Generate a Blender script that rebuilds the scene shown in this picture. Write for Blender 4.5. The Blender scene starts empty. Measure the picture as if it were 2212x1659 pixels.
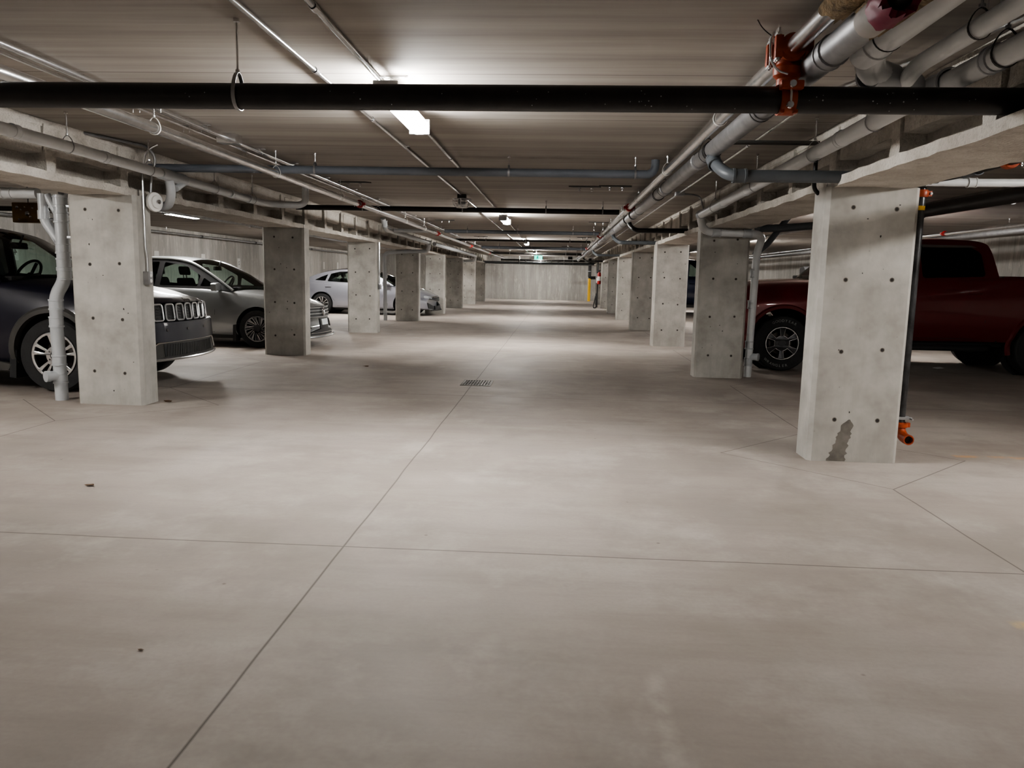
import bpy, bmesh, math, random
from math import pi, sin, cos, radians
from mathutils import Vector, Matrix, noise
random.seed(7)
S = bpy.context.scene
C = S.collection

# ------------------------------------------------------------------ materials
def new_mat(name):
    m = bpy.data.materials.new(name); m.use_nodes = True
    nt = m.node_tree; nt.nodes.clear()
    out = nt.nodes.new('ShaderNodeOutputMaterial')
    return m, nt, out

def principled(nt, out, base=(.5,.5,.5), rough=.5, metal=0., **kw):
    b = nt.nodes.new('ShaderNodeBsdfPrincipled')
    b.inputs['Base Color'].default_value = (*base, 1)
    b.inputs['Roughness'].default_value = rough
    b.inputs['Metallic'].default_value = metal
    for k, v in kw.items(): b.inputs[k].default_value = v
    nt.links.new(b.outputs[0], out.inputs[0])
    return b

class NB:
    """small node-expression builder"""
    def __init__(s, nt): s.nt = nt
    def node(s, t, **kw):
        n = s.nt.nodes.new(t)
        for k, v in kw.items(): setattr(n, k, v)
        return n
    def put(s, sock, v):
        if isinstance(v, bpy.types.NodeSocket): s.nt.links.new(v, sock)
        else: sock.default_value = v
    def m(s, op, a, b=None, c=None, clamp=False):
        n = s.node('ShaderNodeMath', operation=op, use_clamp=clamp)
        s.put(n.inputs[0], a)
        if b is not None: s.put(n.inputs[1], b)
        if c is not None: s.put(n.inputs[2], c)
        return n.outputs[0]
    def mix(s, f, a, b, blend='MIX'):
        n = s.node('ShaderNodeMix', data_type='RGBA', blend_type=blend)
        s.put(n.inputs[0], f)
        for i, v in ((6, a), (7, b)):
            if isinstance(v, tuple): v = (*v, 1)[:4]
            s.put(n.inputs[i], v)
        return n.outputs[2]
    def coord(s, scale=(1,1,1), rnd=False, kind='Object'):
        tc = s.node('ShaderNodeTexCoord')
        mp = s.node('ShaderNodeMapping'); mp.inputs['Scale'].default_value = scale
        s.nt.links.new(tc.outputs[kind], mp.inputs[0])
        if rnd:
            oi = s.node('ShaderNodeObjectInfo')
            cx = s.node('ShaderNodeCombineXYZ')
            v = s.m('MULTIPLY', oi.outputs['Random'], 37.)
            for i in range(3): s.nt.links.new(v, cx.inputs[i])
            s.nt.links.new(cx.outputs[0], mp.inputs['Location'])
        return mp.outputs[0]
    def noise(s, vec, scale=5, detail=4, rough=.55):
        n = s.node('ShaderNodeTexNoise')
        s.nt.links.new(vec, n.inputs['Vector'])
        n.inputs['Scale'].default_value = scale; n.inputs['Detail'].default_value = detail
        n.inputs['Roughness'].default_value = rough
        return n.outputs['Fac']
    def ramp(s, f, stops):
        n = s.node('ShaderNodeValToRGB'); r = n.color_ramp
        r.elements[0].position = stops[0][0]; r.elements[1].position = stops[-1][0]
        for p, c in stops[1:-1]: r.elements.new(p)
        for e, (p, c) in zip(r.elements, stops):
            e.color = (*c, 1) if isinstance(c, tuple) else (c, c, c, 1)
        s.nt.links.new(f, n.inputs[0])
        return n.outputs[0]
    def bump(s, h, strength=.2, dist=.01):
        n = s.node('ShaderNodeBump'); n.inputs['Strength'].default_value = strength
        n.inputs['Distance'].default_value = dist
        s.nt.links.new(h, n.inputs['Height'])
        return n.outputs[0]

def simple(name, base, rough=.5, metal=0., bump=0., nscale=40, var=.0, **kw):
    m, nt, out = new_mat(name); b = principled(nt, out, base, rough, metal, **kw); nb = NB(nt)
    v = nb.coord(rnd=True)
    n = nb.noise(v, nscale, 2)
    if var:
        lo = tuple(max(0, c*(1-var)) for c in base); hi = tuple(min(1, c*(1+var)) for c in base)
        n2 = nb.noise(v, nscale*.25, 3, .65)
        nt.links.new(nb.ramp(n2, [(.3, lo), (.7, hi)]), b.inputs['Base Color'])
    if bump: nt.links.new(nb.bump(n, bump, .01), b.inputs['Normal'])
    return m

def emis(name, col, strength):
    m, nt, out = new_mat(name); e = nt.nodes.new('ShaderNodeEmission')
    e.inputs[0].default_value = (*col, 1); e.inputs[1].default_value = strength
    nt.links.new(e.outputs[0], out.inputs[0]); return m

def glass(name, tint, refl=1.0):
    m, nt, out = new_mat(name)
    t = nt.nodes.new('ShaderNodeBsdfTransparent'); t.inputs[0].default_value = (*tint, 1)
    g = nt.nodes.new('ShaderNodeBsdfGlossy'); g.inputs['Roughness'].default_value = .02
    f = nt.nodes.new('ShaderNodeFresnel'); f.inputs[0].default_value = 1.5
    mx = nt.nodes.new('ShaderNodeMixShader')
    nt.links.new(f.outputs[0], mx.inputs[0]); nt.links.new(t.outputs[0], mx.inputs[1]); nt.links.new(g.outputs[0], mx.inputs[2])
    nt.links.new(mx.outputs[0], out.inputs[0]); return m

def concrete_floor():
    m, nt, out = new_mat('floor_concrete'); nb = NB(nt)
    b = principled(nt, out, (.5,.45,.4), .5)
    v = nb.coord()
    big = nb.noise(v, .45, 3, .6); med = nb.noise(v, 1.5, 5, .7); fine = nb.noise(v, 55, 3)
    st = nb.noise(nb.coord((.5, 3.2, 1)), 1.6, 4, .7)
    col = nb.ramp(big, [(.32, (.275,.242,.218)), (.5, (.365,.320,.286)), (.68, (.43,.388,.350))])
    col = nb.mix(nb.m('MULTIPLY', nb.ramp(st, [(.45, 0.), (.75, 1.)]), .55), col, (.27,.232,.205))
    col = nb.mix(nb.m('MULTIPLY', nb.ramp(med, [(.48, 0.), (.66, 1.)]), .5), col, (.50,.465,.42))
    blot = nb.noise(nb.coord((1, .8, 1)), .95, 5, .72)
    col = nb.mix(nb.m('MULTIPLY', nb.ramp(blot, [(.5, 0.), (.66, 1.)]), .42), col, (.235,.20,.175))
    col = nb.mix(nb.m('MULTIPLY', nb.ramp(fine, [(.35, 1.), (.6, 0.)]), .12), col, (.25,.22,.2))
    # tyre scuffs: faint curved bands
    w = nb.node('ShaderNodeTexWave', wave_type='RINGS'); w.inputs['Scale'].default_value = .33
    w.inputs['Distortion'].default_value = 1.2; w.inputs['Detail'].default_value = 2.
    mp = nb.coord((1, .55, 1)); nt.links.new(mp, w.inputs[0])
    sc = nb.m('MULTIPLY', nb.ramp(w.outputs['Fac'], [(.86, 0.), (.97, 1.)]), nb.ramp(med, [(.4, 0.), (.65, 1.)]))
    col = nb.mix(nb.m('MULTIPLY', sc, .4), col, (.28,.24,.21))
    # small dark specks
    vor = nb.node('ShaderNodeTexVoronoi'); vor.inputs['Scale'].default_value = 2.6; nt.links.new(v, vor.inputs[0])
    spk = nb.ramp(vor.outputs['Distance'], [(.012, 1.), (.03, 0.)])
    col = nb.mix(nb.m('MULTIPLY', spk, .6), col, (.10,.085,.07))
    sx = nb.node('ShaderNodeSeparateXYZ'); nt.links.new(v, sx.inputs[0]); x, y = sx.outputs[0], sx.outputs[1]
    def near(e, wd): return nb.m('SUBTRACT', 1., nb.m('MULTIPLY', nb.m('ABSOLUTE', e), 1/wd, clamp=False), clamp=True)
    def per(e, c, p): return nb.m('SUBTRACT', nb.m('FLOORED_MODULO', nb.m('ADD', e, p/2 - c), p), p/2)
    jit = nb.m('MULTIPLY', nb.m('SUBTRACT', nb.noise(v, .8, 2), .5), .03)
    xj = nb.m('ADD', x, jit); yj = nb.m('ADD', y, jit)
    W = .0075
    js = [near(nb.m('ADD', xj, .95), W), near(per(yj, 3.36, 4.57), W)]
    for cx_, cy_, p, d in ((2.1, 5.6, 4.57, .87), (-4.08, 6.92, 4.5, .95)):
        ax = nb.m('ABSOLUTE', nb.m('ADD', x, -cx_)); ay = nb.m('ABSOLUTE', per(y, cy_, p))
        sm = nb.m('ADD', nb.m('ADD', ax, ay), -d)
        js.append(near(sm, W*1.2))
        js.append(nb.m('MULTIPLY', near(nb.m('ADD', xj, -cx_), W), nb.m('GREATER_THAN', sm, 0.)))
    j = js[0]
    for k in js[1:]: j = nb.m('MAXIMUM', j, k)
    col = nb.mix(nb.m('MULTIPLY', j, .8), col, (.05,.043,.038))
    # worn orange parking paint and a chalky streak
    def rect(x0, x1, y0, y1, soft=.03):
        a = nb.m('MULTIPLY', nb.m('SUBTRACT', x, x0), 1/soft, clamp=True); bq = nb.m('MULTIPLY', nb.m('SUBTRACT', x1, x), 1/soft, clamp=True)
        c_ = nb.m('MULTIPLY', nb.m('SUBTRACT', y, y0), 1/soft, clamp=True); d_ = nb.m('MULTIPLY', nb.m('SUBTRACT', y1, y), 1/soft, clamp=True)
        return nb.m('MULTIPLY', nb.m('MULTIPLY', a, bq), nb.m('MULTIPLY', c_, d_))
    worn = nb.ramp(nb.noise(v, 9, 3, .7), [(.35, 0.), (.6, 1.)])
    col = nb.mix(nb.m('MULTIPLY', nb.m('MULTIPLY', rect(2.95, 6., 5.7, 5.8), worn), .55), col, (.72,.36,.10))
    col = nb.mix(nb.m('MULTIPLY', nb.m('MULTIPLY', rect(1.72, 2.6, 2.78, 2.87), worn), .5), col, (.72,.50,.16))
    col = nb.mix(nb.m('MULTIPLY', nb.m('MULTIPLY', rect(.30, .38, 1.5, 2.35, .05), worn), .35), col, (.66,.62,.54))
    nt.links.new(col, b.inputs['Base Color'])
    nt.links.new(nb.ramp(med, [(.3, .55), (.7, .72)]), b.inputs['Roughness'])
    b.inputs['Specular IOR Level'].default_value = .35
    hgt = nb.noise(v, 30, 2)
    nt.links.new(nb.bump(hgt, .1, .006), b.inputs['Normal'])
    return m

def concrete_ceiling():
    m, nt, out = new_mat('ceiling_concrete'); nb = NB(nt)
    b = principled(nt, out, (.4,.38,.35), .8)
    v = nb.coord()
    s1 = nb.noise(nb.coord((.12, 2.6, 1)), 1.9, 4, .65); s2 = nb.noise(nb.coord((.5, 9, 1)), 2.2, 3, .7)
    col = nb.ramp(s1, [(.3, (.26,.235,.208)), (.5, (.37,.338,.302)), (.7, (.45,.415,.375))])
    col = nb.mix(nb.m('MULTIPLY', nb.ramp(s2, [(.45, 0.), (.8, 1.)]), .35), col, (.24,.215,.19))
    sx = nb.node('ShaderNodeSeparateXYZ'); nt.links.new(v, sx.inputs[0]); y = sx.outputs[1]
    def per(c, p): return nb.m('ABSOLUTE', nb.m('SUBTRACT', nb.m('FLOORED_MODULO', nb.m('ADD', y, p/2 - c), p), p/2))
    def line(c, p, w): return nb.m('SUBTRACT', 1., nb.m('MULTIPLY', per(c, p), 1/w), clamp=True)
    j = line(4.42, 1.22, .012)
    plank = nb.m('SNAP', nb.m('ADD', y, -4.42), 1.22)
    wn = nb.node('ShaderNodeTexWhiteNoise', noise_dimensions='1D'); nt.links.new(plank, wn.inputs['W'])
    col = nb.mix(nb.m('MULTIPLY', wn.outputs['Value'], .28), col, (.25,.225,.20))
    band = nb.m('MULTIPLY', line(4.95, 1.22, .14), .22); col = nb.mix(band, col, (.21,.18,.155))
    col = nb.mix(nb.m('MULTIPLY', j, .75), col, (.10,.09,.08))
    nt.links.new(col, b.inputs['Base Color'])
    
    return m

def concrete_wall(name, axis, tone=1.):
    m, nt, out = new_mat(name); nb = NB(nt)
    b = principled(nt, out, (.45,.44,.42), .85)
    v = nb.coord()
    sc = (1, 1, .12)
    s1 = nb.noise(nb.coord(sc), 2.2, 5, .75); s2 = nb.noise(nb.coord((1, 1, .3)), 7, 4, .75); s3 = nb.noise(v, 1.1, 4, .6)
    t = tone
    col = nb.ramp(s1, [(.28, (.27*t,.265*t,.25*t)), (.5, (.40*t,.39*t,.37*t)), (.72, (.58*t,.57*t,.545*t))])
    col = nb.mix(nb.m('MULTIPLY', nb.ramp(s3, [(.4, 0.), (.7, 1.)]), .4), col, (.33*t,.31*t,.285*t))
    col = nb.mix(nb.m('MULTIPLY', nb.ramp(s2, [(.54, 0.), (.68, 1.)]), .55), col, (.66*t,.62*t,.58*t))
    sx = nb.node('ShaderNodeSeparateXYZ'); nt.links.new(v, sx.inputs[0]); a = sx.outputs[axis]
    p = .61
    jj = nb.m('ABSOLUTE', nb.m('SUBTRACT', nb.m('FLOORED_MODULO', nb.m('ADD', a, p/2), p), p/2))
    j = nb.m('SUBTRACT', 1., nb.m('MULTIPLY', jj, 1/.014), clamp=True)
    col = nb.mix(nb.m('MULTIPLY', j, .6), col, (.16,.15,.135))
    pl = nb.m('SNAP', nb.m('ADD', a, 0.), p)
    wn = nb.node('ShaderNodeTexWhiteNoise', noise_dimensions='1D'); nt.links.new(pl, wn.inputs['W'])
    col = nb.mix(nb.m('MULTIPLY', wn.outputs['Value'], .22), col, (.30*t,.285*t,.26*t))
    nt.links.new(col, b.inputs['Base Color'])
    return m

def concrete_column():
    m, nt, out = new_mat('column_concrete'); nb = NB(nt)
    b = principled(nt, out, (.45,.43,.39), .72)
    v = nb.coord(rnd=True)
    s1 = nb.noise(v, 2.4, 4, .65); s2 = nb.noise(nb.coord((4, 4, .8), rnd=True), 2.5, 4, .65); s3 = nb.noise(v, 60, 1)
    col = nb.ramp(s1, [(.3, (.29,.275,.248)), (.5, (.41,.395,.362)), (.70, (.51,.495,.46))])
    col = nb.mix(nb.m('MULTIPLY', nb.ramp(s2, [(.5, 0.), (.75, 1.)]), .35), col, (.30,.275,.245))
    vor = nb.node('ShaderNodeTexVoronoi'); vor.inputs['Scale'].default_value = 9.; nt.links.new(v, vor.inputs[0])
    pit = nb.ramp(vor.outputs['Distance'], [(.02, 1.), (.06, 0.)])
    col = nb.mix(nb.m('MULTIPLY', pit, .45), col, (.17,.16,.145))
    sx = nb.node('ShaderNodeSeparateXYZ'); nt.links.new(nb.coord(), sx.inputs[0]); z = sx.outputs[2]
    low = nb.m('MULTIPLY', nb.m('SUBTRACT', .5, z), 1.6, clamp=True)
    col = nb.mix(nb.m('MULTIPLY', nb.m('MULTIPLY', low, nb.ramp(s2, [(.35, 0.), (.6, 1.)])), .35), col, (.30,.285,.255))
    nt.links.new(col, b.inputs['Base Color'])
    nt.links.new(nb.bump(s3, .12, .006), b.inputs['Normal'])
    return m

def fireproof():
    m, nt, out = new_mat('fireproofing'); nb = NB(nt)
    b = principled(nt, out, (.6,.57,.52), .95)
    v = nb.coord()
    n1 = nb.noise(v, 55, 2, .7); n2 = nb.noise(v, 3, 4, .65)
    col = nb.ramp(n2, [(.3, (.40,.365,.32)), (.5, (.55,.515,.465)), (.75, (.66,.63,.58))])
    col = nb.mix(nb.m('MULTIPLY', nb.ramp(n1, [(.3, 1.), (.5, 0.)]), .4), col, (.28,.255,.225))
    nt.links.new(col, b.inputs['Base Color'])
    nt.links.new(nb.bump(n1, .6, .02), b.inputs['Normal'])
    return m

def paint(name, base, metal=.0, rough=.3, coat=1.):
    m, nt, out = new_mat(name)
    b = principled(nt, out, base, rough, metal)
    b.inputs['Coat Weight'].default_value = coat; b.inputs['Coat Roughness'].default_value = .04
    return m

M = {}
M['floor'] = concrete_floor(); M['ceiling'] = concrete_ceiling()
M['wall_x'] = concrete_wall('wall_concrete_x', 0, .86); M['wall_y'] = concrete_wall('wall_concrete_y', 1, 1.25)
M['column'] = concrete_column(); M['fire'] = fireproof()
M['hole'] = simple('tie_hole_dark', (.035,.03,.026), .9)
M['stain'] = simple('damp_stain', (.17,.155,.135), .8, nscale=30, var=.35)
M['galv'] = simple('galvanised_steel', (.80,.80,.81), .24, 1., bump=.05, nscale=60, var=.12)
M['galv_dull'] = simple('dull_galvanised_steel', (.34,.34,.345), .42, .8, bump=.06, nscale=30, var=.2)
M['pvc'] = simple('grey_pvc', (.43,.445,.46), .33, bump=.02, nscale=20, var=.06)
M['pvc_light'] = simple('light_grey_pvc', (.60,.61,.615), .35, var=.06, nscale=18)
M['pvc_dark'] = simple('dark_grey_pvc', (.095,.105,.115), .45, var=.15, nscale=20)
M['blue_grey'] = simple('blue_grey_pvc', (.13,.145,.17), .5, var=.1, nscale=20)
M['black'] = simple('black_steel', (.014,.0125,.012), .38, bump=.03, nscale=50, var=.3)
M['black_scuff'] = simple('scuffed_black_steel', (.03,.03,.032), .3, bump=.12, nscale=35, var=.9)
M['orange'] = simple('orange_enamel', (.33,.055,.014), .42, bump=.05, nscale=40, var=.25)
M['red'] = simple('red_enamel', (.42,.02,.018), .4, var=.15)
M['rubber'] = simple('rubber', (.02,.02,.021), .75, bump=.2, nscale=60, var=.25)
M['plastic_black'] = simple('black_plastic', (.018,.018,.019), .5)
M['trim'] = simple('dark_trim', (.055,.052,.048), .6, var=.1)
M['white'] = simple('white_enamel', (.78,.77,.74), .4)
M['chrome'] = simple('chrome', (.82,.82,.83), .09, 1.)
M['bright'] = simple('bright_trim', (.78,.78,.79), .28, .75)
M['alloy'] = simple('silver_alloy', (.66,.66,.67), .25, .9)
M['alloy_dark'] = simple('dark_alloy', (.055,.055,.058), .35, .6)
M['wool'] = simple('mineral_wool', (.20,.145,.085), 1., bump=1., nscale=90, var=.6)
M['magenta'] = simple('magenta_wrap', (.20,.012,.045), .55, bump=.3, nscale=20, var=.3)
M['insul_white'] = simple('pale_pipe_jacket', (.42,.40,.38), .7, bump=.2, nscale=20, var=.15)
M['sheet'] = simple('sheet_metal', (.50,.53,.54), .35, .8, var=.06, nscale=12)
M['yellow'] = simple('yellow_paint', (.72,.43,.03), .5, var=.08)
M['lens'] = emis('light_lens', (1., .99, .965), 62.)
M['lens_far'] = emis('bay_light_lens', (1., .975, .93), 78.)
M['exit'] = emis('exit_green', (.02, .62, .45), 1.1)
M['exit_white'] = emis('exit_white', (.75, 1., .93), .8)
M['exit_dark'] = simple('exit_black', (.01,.05,.04), .5)
M['paint_navy'] = paint('navy_paint', (.004,.004,.014), .1, .36, .45)
M['paint_grey'] = paint('grey_paint', (.30,.31,.315), .55, .34)
M['paint_silver'] = paint('silver_paint', (.36,.37,.42), .6, .32)
M['paint_red'] = paint('red_paint', (.13,.0035,.008), .3, .34)
M['paint_blue'] = paint('blue_paint', (.006,.014,.05), .3, .3)
M['glass'] = glass('car_glass', (.66,.76,.72)); M['glass_dark'] = glass('tinted_glass', (.06,.065,.065))
M['seat'] = simple('dark_upholstery', (.016,.016,.017), .8)
M['bronze'] = simple('bronze_metal', (.20,.125,.045), .33, .6, bump=.4, nscale=14, var=.4)
M['lamp_glass'] = simple('headlight_glass', (.62,.65,.68), .08, .4)
M['plate'] = simple('plate_white', (.62,.66,.68), .45)
M['ink'] = simple('black_ink', (.015,.015,.015), .6)
M['tyre_text'] = simple('tyre_lettering', (.27,.27,.26), .6)
M['paper'] = simple('paper', (.72,.70,.68), .8)
M['leaf'] = simple('dry_leaf', (.09,.05,.025), .9)
M['iron'] = simple('cast_iron', (.09,.08,.07), .55, .6, var=.3, nscale=30)
M['grate_dark'] = simple('drain_dark', (.008,.007,.006), .9)

# ------------------------------------------------------------------ mesh helpers
def finish(bm, angle=.62):
    bmesh.ops.recalc_face_normals(bm, faces=bm.faces)
    for f in bm.faces: f.smooth = True
    for e in bm.edges:
        if len(e.link_faces) == 2:
            if e.link_faces[0].normal.angle(e.link_faces[1].normal, 0) > angle: e.smooth = False

def obj(name, bm, mats, parent=None, angle=.62, loc=None):
    if not isinstance(mats, (list, tuple)): mats = [mats]
    finish(bm, angle)
    me = bpy.data.meshes.new(name); bm.to_mesh(me); bm.free()
    for m in mats: me.materials.append(m)
    o = bpy.data.objects.new(name, me); C.objects.link(o)
    if loc: o.location = loc
    if parent: o.parent = parent
    return o

def tag(o, label, cat, group=None, kind=None):
    o['label'] = label; o['category'] = cat
    if group: o['group'] = group
    if kind: o['kind'] = kind
    return o

def empty(name, loc=(0,0,0), rz=0., label=None, cat=None, group=None, kind=None):
    o = bpy.data.objects.new(name, None); C.objects.link(o); o.empty_display_size = .05
    o.location = loc; o.rotation_euler = (0, 0, rz)
    if label: tag(o, label, cat, group, kind)
    return o

def copy_tree(o, parent=None):
    c = o.copy(); C.objects.link(c); c.parent = parent
    for k in ('label', 'group'):
        if parent is None and k in c: pass
    for ch in list(o.children): copy_tree(ch, c)
    return c

def box(bm, lo, hi, bev=0., mi=0):
    lo = Vector(lo); hi = Vector(hi)
    r = bmesh.ops.create_cube(bm, size=1.)
    vs = r['verts']
    for v in vs: v.co = Vector(((lo[i]+hi[i])/2 + v.co[i]*(hi[i]-lo[i])) for i in range(3))
    fs = set(f for v in vs for f in v.link_faces)
    if bev:
        es = list(set(e for v in vs for e in v.link_edges))
        rr = bmesh.ops.bevel(bm, geom=es, offset=bev, segments=2, affect='EDGES', profile=.6)
        fs = set(rr['faces']) | set(f for f in fs if f.is_valid)
    for f in fs:
        if f.is_valid: f.material_index = mi
    return [v for v in vs if v.is_valid]

def round_path(pts, rad, n=6):
    pts = [Vector(p) for p in pts]
    if rad <= 0 or len(pts) < 3: return pts
    out = [pts[0]]
    for a, b, c in zip(pts, pts[1:], pts[2:]):
        d1 = (a-b); d2 = (c-b)
        r = min(rad, d1.length*.49, d2.length*.49)
        p0 = b + d1.normalized()*r; p2 = b + d2.normalized()*r
        for i in range(n+1):
            t = i/n; out.append(p0*(1-t)**2 + b*2*t*(1-t) + p2*t*t)
    out.append(pts[-1]); return out

def tube(bm, pts, r, seg=14, cap=True, bend=0., mi=0, closed=False):
    pts = round_path(pts, bend) if not closed else [Vector(p) for p in pts]
    n = len(pts)
    rs = r if isinstance(r, (list, tuple)) else [r]*n
    tang = []
    for i in range(n):
        if closed: t = pts[(i+1) % n]-pts[i-1]
        else: t = pts[min(i+1, n-1)]-pts[max(i-1, 0)]
        tang.append(t.normalized())
    up = Vector((0, 0, 1))
    if abs(tang[0].dot(up)) > .95: up = Vector((1, 0, 0))
    nrm = (up - tang[0]*up.dot(tang[0])).normalized()
    rings = []
    for i in range(n):
        t = tang[i]
        nrm = (nrm - t*nrm.dot(t)).normalized(); bn = t.cross(nrm)
        rings.append([bm.verts.new(pts[i] + (nrm*cos(2*pi*k/seg) + bn*sin(2*pi*k/seg))*rs[i]) for k in range(seg)])
    m = n if closed else n-1
    for i in range(m):
        a, b = rings[i], rings[(i+1) % n]
        for k in range(seg):
            f = bm.faces.new((a[k], a[(k+1) % seg], b[(k+1) % seg], b[k])); f.material_index = mi
    if cap and not closed:
        for rg in (rings[0][::-1], rings[-1]):
            f = bm.faces.new(rg); f.material_index = mi
    return rings

def lathe(bm, prof, origin, axis, seg=24, mi=0, closed=False):
    """prof: list of (radius, along axis)"""
    o = Vector(origin); a = Vector(axis).normalized()
    u = a.orthogonal().normalized(); w = a.cross(u)
    rings = []
    for r, h in prof:
        if r < 1e-6: rings.append([bm.verts.new(o + a*h)])
        else: rings.append([bm.verts.new(o + a*h + (u*cos(2*pi*k/seg)+w*sin(2*pi*k/seg))*r) for k in range(seg)])
    prs = list(zip(rings, rings[1:]))
    if closed: prs.append((rings[-1], rings[0]))
    for x, y in prs:
        for k in range(seg):
            k2 = (k+1) % seg
            vs = [x[k % len(x)], x[k2 % len(x)], y[k2 % len(y)], y[k % len(y)]]
            vs2 = []
            for q in vs:
                if q not in vs2: vs2.append(q)
            if len(vs2) >= 3:
                try: bm.faces.new(vs2).material_index = mi
                except ValueError: pass

def prism(bm, poly, fn, d, mi=0):
    """extrude 2D polygon: fn(u,v,depth)->xyz for depth 0 and d"""
    a = [bm.verts.new(fn(u, v, 0)) for u, v in poly]; b = [bm.verts.new(fn(u, v, d)) for u, v in poly]
    n = len(poly)
    for i in range(n):
        bm.faces.new((a[i], a[(i+1) % n], b[(i+1) % n], b[i])).material_index = mi
    bm.faces.new(a[::-1]).material_index = mi; bm.faces.new(b).material_index = mi

def fill2d(outer, holes=(), depth=.0, bevel=0.):
    """2D fill with holes -> bmesh in xy plane, thickness along z (+-depth)"""
    cu = bpy.data.curves.new('tmp', 'CURVE'); cu.dimensions = '2D'; cu.fill_mode = 'BOTH'
    cu.extrude = depth; cu.bevel_depth = bevel; cu.bevel_resolution = 1
    for poly in (outer, *holes):
        sp = cu.splines.new('POLY'); sp.points.add(len(poly)-1); sp.use_cyclic_u = True
        for p, q in zip(sp.points, poly): p.co = (q[0], q[1], 0, 1)
    o = bpy.data.objects.new('tmp', cu); C.objects.link(o)
    bpy.context.view_layer.update()
    me = bpy.data.meshes.new_from_object(o.evaluated_get(bpy.context.evaluated_depsgraph_get()))
    bpy.data.objects.remove(o); bpy.data.curves.remove(cu)
    bm = bmesh.new(); bm.from_mesh(me); bpy.data.meshes.remove(me)
    bmesh.ops.remove_doubles(bm, verts=bm.verts, dist=1e-5)
    return bm

def text_bm(s, size, depth=.001, align='CENTER'):
    cu = bpy.data.curves.new('tmp', 'FONT'); cu.body = s; cu.size = size; cu.extrude = depth
    cu.align_x = align; cu.align_y = 'CENTER'; cu.resolution_u = 3
    o = bpy.data.objects.new('tmp', cu); C.objects.link(o); bpy.context.view_layer.update()
    me = bpy.data.meshes.new_from_object(o.evaluated_get(bpy.context.evaluated_depsgraph_get()))
    bpy.data.objects.remove(o); bpy.data.curves.remove(cu)
    bm = bmesh.new(); bm.from_mesh(me); bpy.data.meshes.remove(me)
    return bm

def rounded(poly, r, n=4):
    out = []; m = len(poly)
    for i in range(m):
        a, b, c = Vector(poly[i-1]), Vector(poly[i]), Vector(poly[(i+1) % m])
        d1, d2 = a-b, c-b
        rr = min(r, d1.length*.45, d2.length*.45)
        p0, p2 = b+d1.normalized()*rr, b+d2.normalized()*rr
        for k in range(n+1):
            t = k/n; q = p0*(1-t)**2+b*2*t*(1-t)+p2*t*t; out.append((q.x, q.y))
    return out

def xform(bm, fn):
    for v in bm.verts: v.co = Vector(fn(v.co))

ORD = ['first','second','third','fourth','fifth','sixth','seventh','eighth','ninth','tenth','eleventh','twelfth',
       'thirteenth','fourteenth','fifteenth','sixteenth','seventeenth','eighteenth','nineteenth','twentieth']
# ------------------------------------------------------------------ the setting
CEIL = 2.35
XL, XR, Y0, Y1 = -10.6, 9.95, -7., 42.8
def slab(name, lo, hi, m):
    bm = bmesh.new(); box(bm, lo, hi); o = obj(name, bm, m); o['kind'] = 'structure'; return o
slab('floor', (XL-.2, Y0-.2, -.2), (XR+.2, Y1+.2, 0), M['floor'])
slab('ceiling', (XL-.2, Y0-.2, CEIL), (XR+.2, Y1+.2, CEIL+.2), M['ceiling'])
slab('wall_back', (XL-.2, Y1, 0), (XR+.2, Y1+.2, CEIL), M['wall_x'])
slab('wall_front', (XL-.2, Y0-.2, 0), (XR+.2, Y0, CEIL), M['wall_x'])
slab('wall_left', (XL-.2, Y0, 0), (XL, Y1, CEIL), M['wall_y'])
slab('wall_right', (XR, Y0, 0), (XR+.2, Y1, CEIL), M['wall_y'])

# ------------------------------------------------------------------ concrete columns
def column(x0, x1, y, dep, top, label, group, stain=False, seed=0, nside=1):
    rnd = random.Random(seed)
    cx, cy = (x0+x1)/2, y+dep/2; w = (x1-x0)/2; d = dep/2; c = .028
    bm = bmesh.new()
    poly = [(-w, -d+c), (-w+c, -d), (w-c, -d), (w, -d+c), (w, d-c), (w-c, d), (-w+c, d), (-w, d-c)]
    nz = 6; rings = []
    for k in range(nz+1):
        z = top*k/nz; rings.append([bm.verts.new((px, py, z)) for px, py in poly])
    for a, b in zip(rings, rings[1:]):
        for i in range(8): bm.faces.new((a[i], a[(i+1) % 8], b[(i+1) % 8], b[i]))
    bm.faces.new(rings[0][::-1]); bm.faces.new(rings[-1])
    for zz in (.30, .79, 1.28, 1.76):
        if zz > top-.06: continue
        for fx in (-.44, .5):
            px = fx*w + rnd.uniform(-.012, .012); pz = zz+rnd.uniform(-.012, .012)
            lathe(bm, [(0, .0012), (.0115, .0012), (.0115, -.004)], (px, -d, pz), (0, -1, 0), 12, 1)
            lathe(bm, [(.0115, .0007), (.0165, .0007), (.0165, -.004)], (px, -d, pz), (0, -1, 0), 12, 2)
    for _ in range(7):
        px, pz = rnd.uniform(-w*.8, w*.8), rnd.uniform(.1, top-.1)
        a, b = rnd.uniform(.002, .008), rnd.uniform(.003, .012)
        prism(bm, [(px+a*cos(t)*rnd.uniform(.6, 1.2), pz+b*sin(t)*rnd.uniform(.6, 1.2)) for t in [i*2*pi/7 for i in range(7)]],
              lambda u, v, q: (u, -d-.0008+q, v), .002, 1)
    if stain:
        L = []; R_ = []
        for i in range(22):
            t = i/21; z = .004+t*.30; xc = -.115+.075*t; hw = (.062-.03*t)*(1 + .25*rnd.uniform(-1, 1))
            if t > .9: hw *= (1-t)*8+.2
            L.append((xc-hw, z)); R_.append((xc+hw, z))
        prism(bm, L+R_[::-1], lambda u, v, q: (u, -d-.0012+q, v), .002, 2)
    o = obj('concrete_column', bm, [M['column'], M['hole'], M['stain']], loc=(cx, cy, 0), angle=.3)
    return tag(o, label, 'pillar', group, 'thing')

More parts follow.
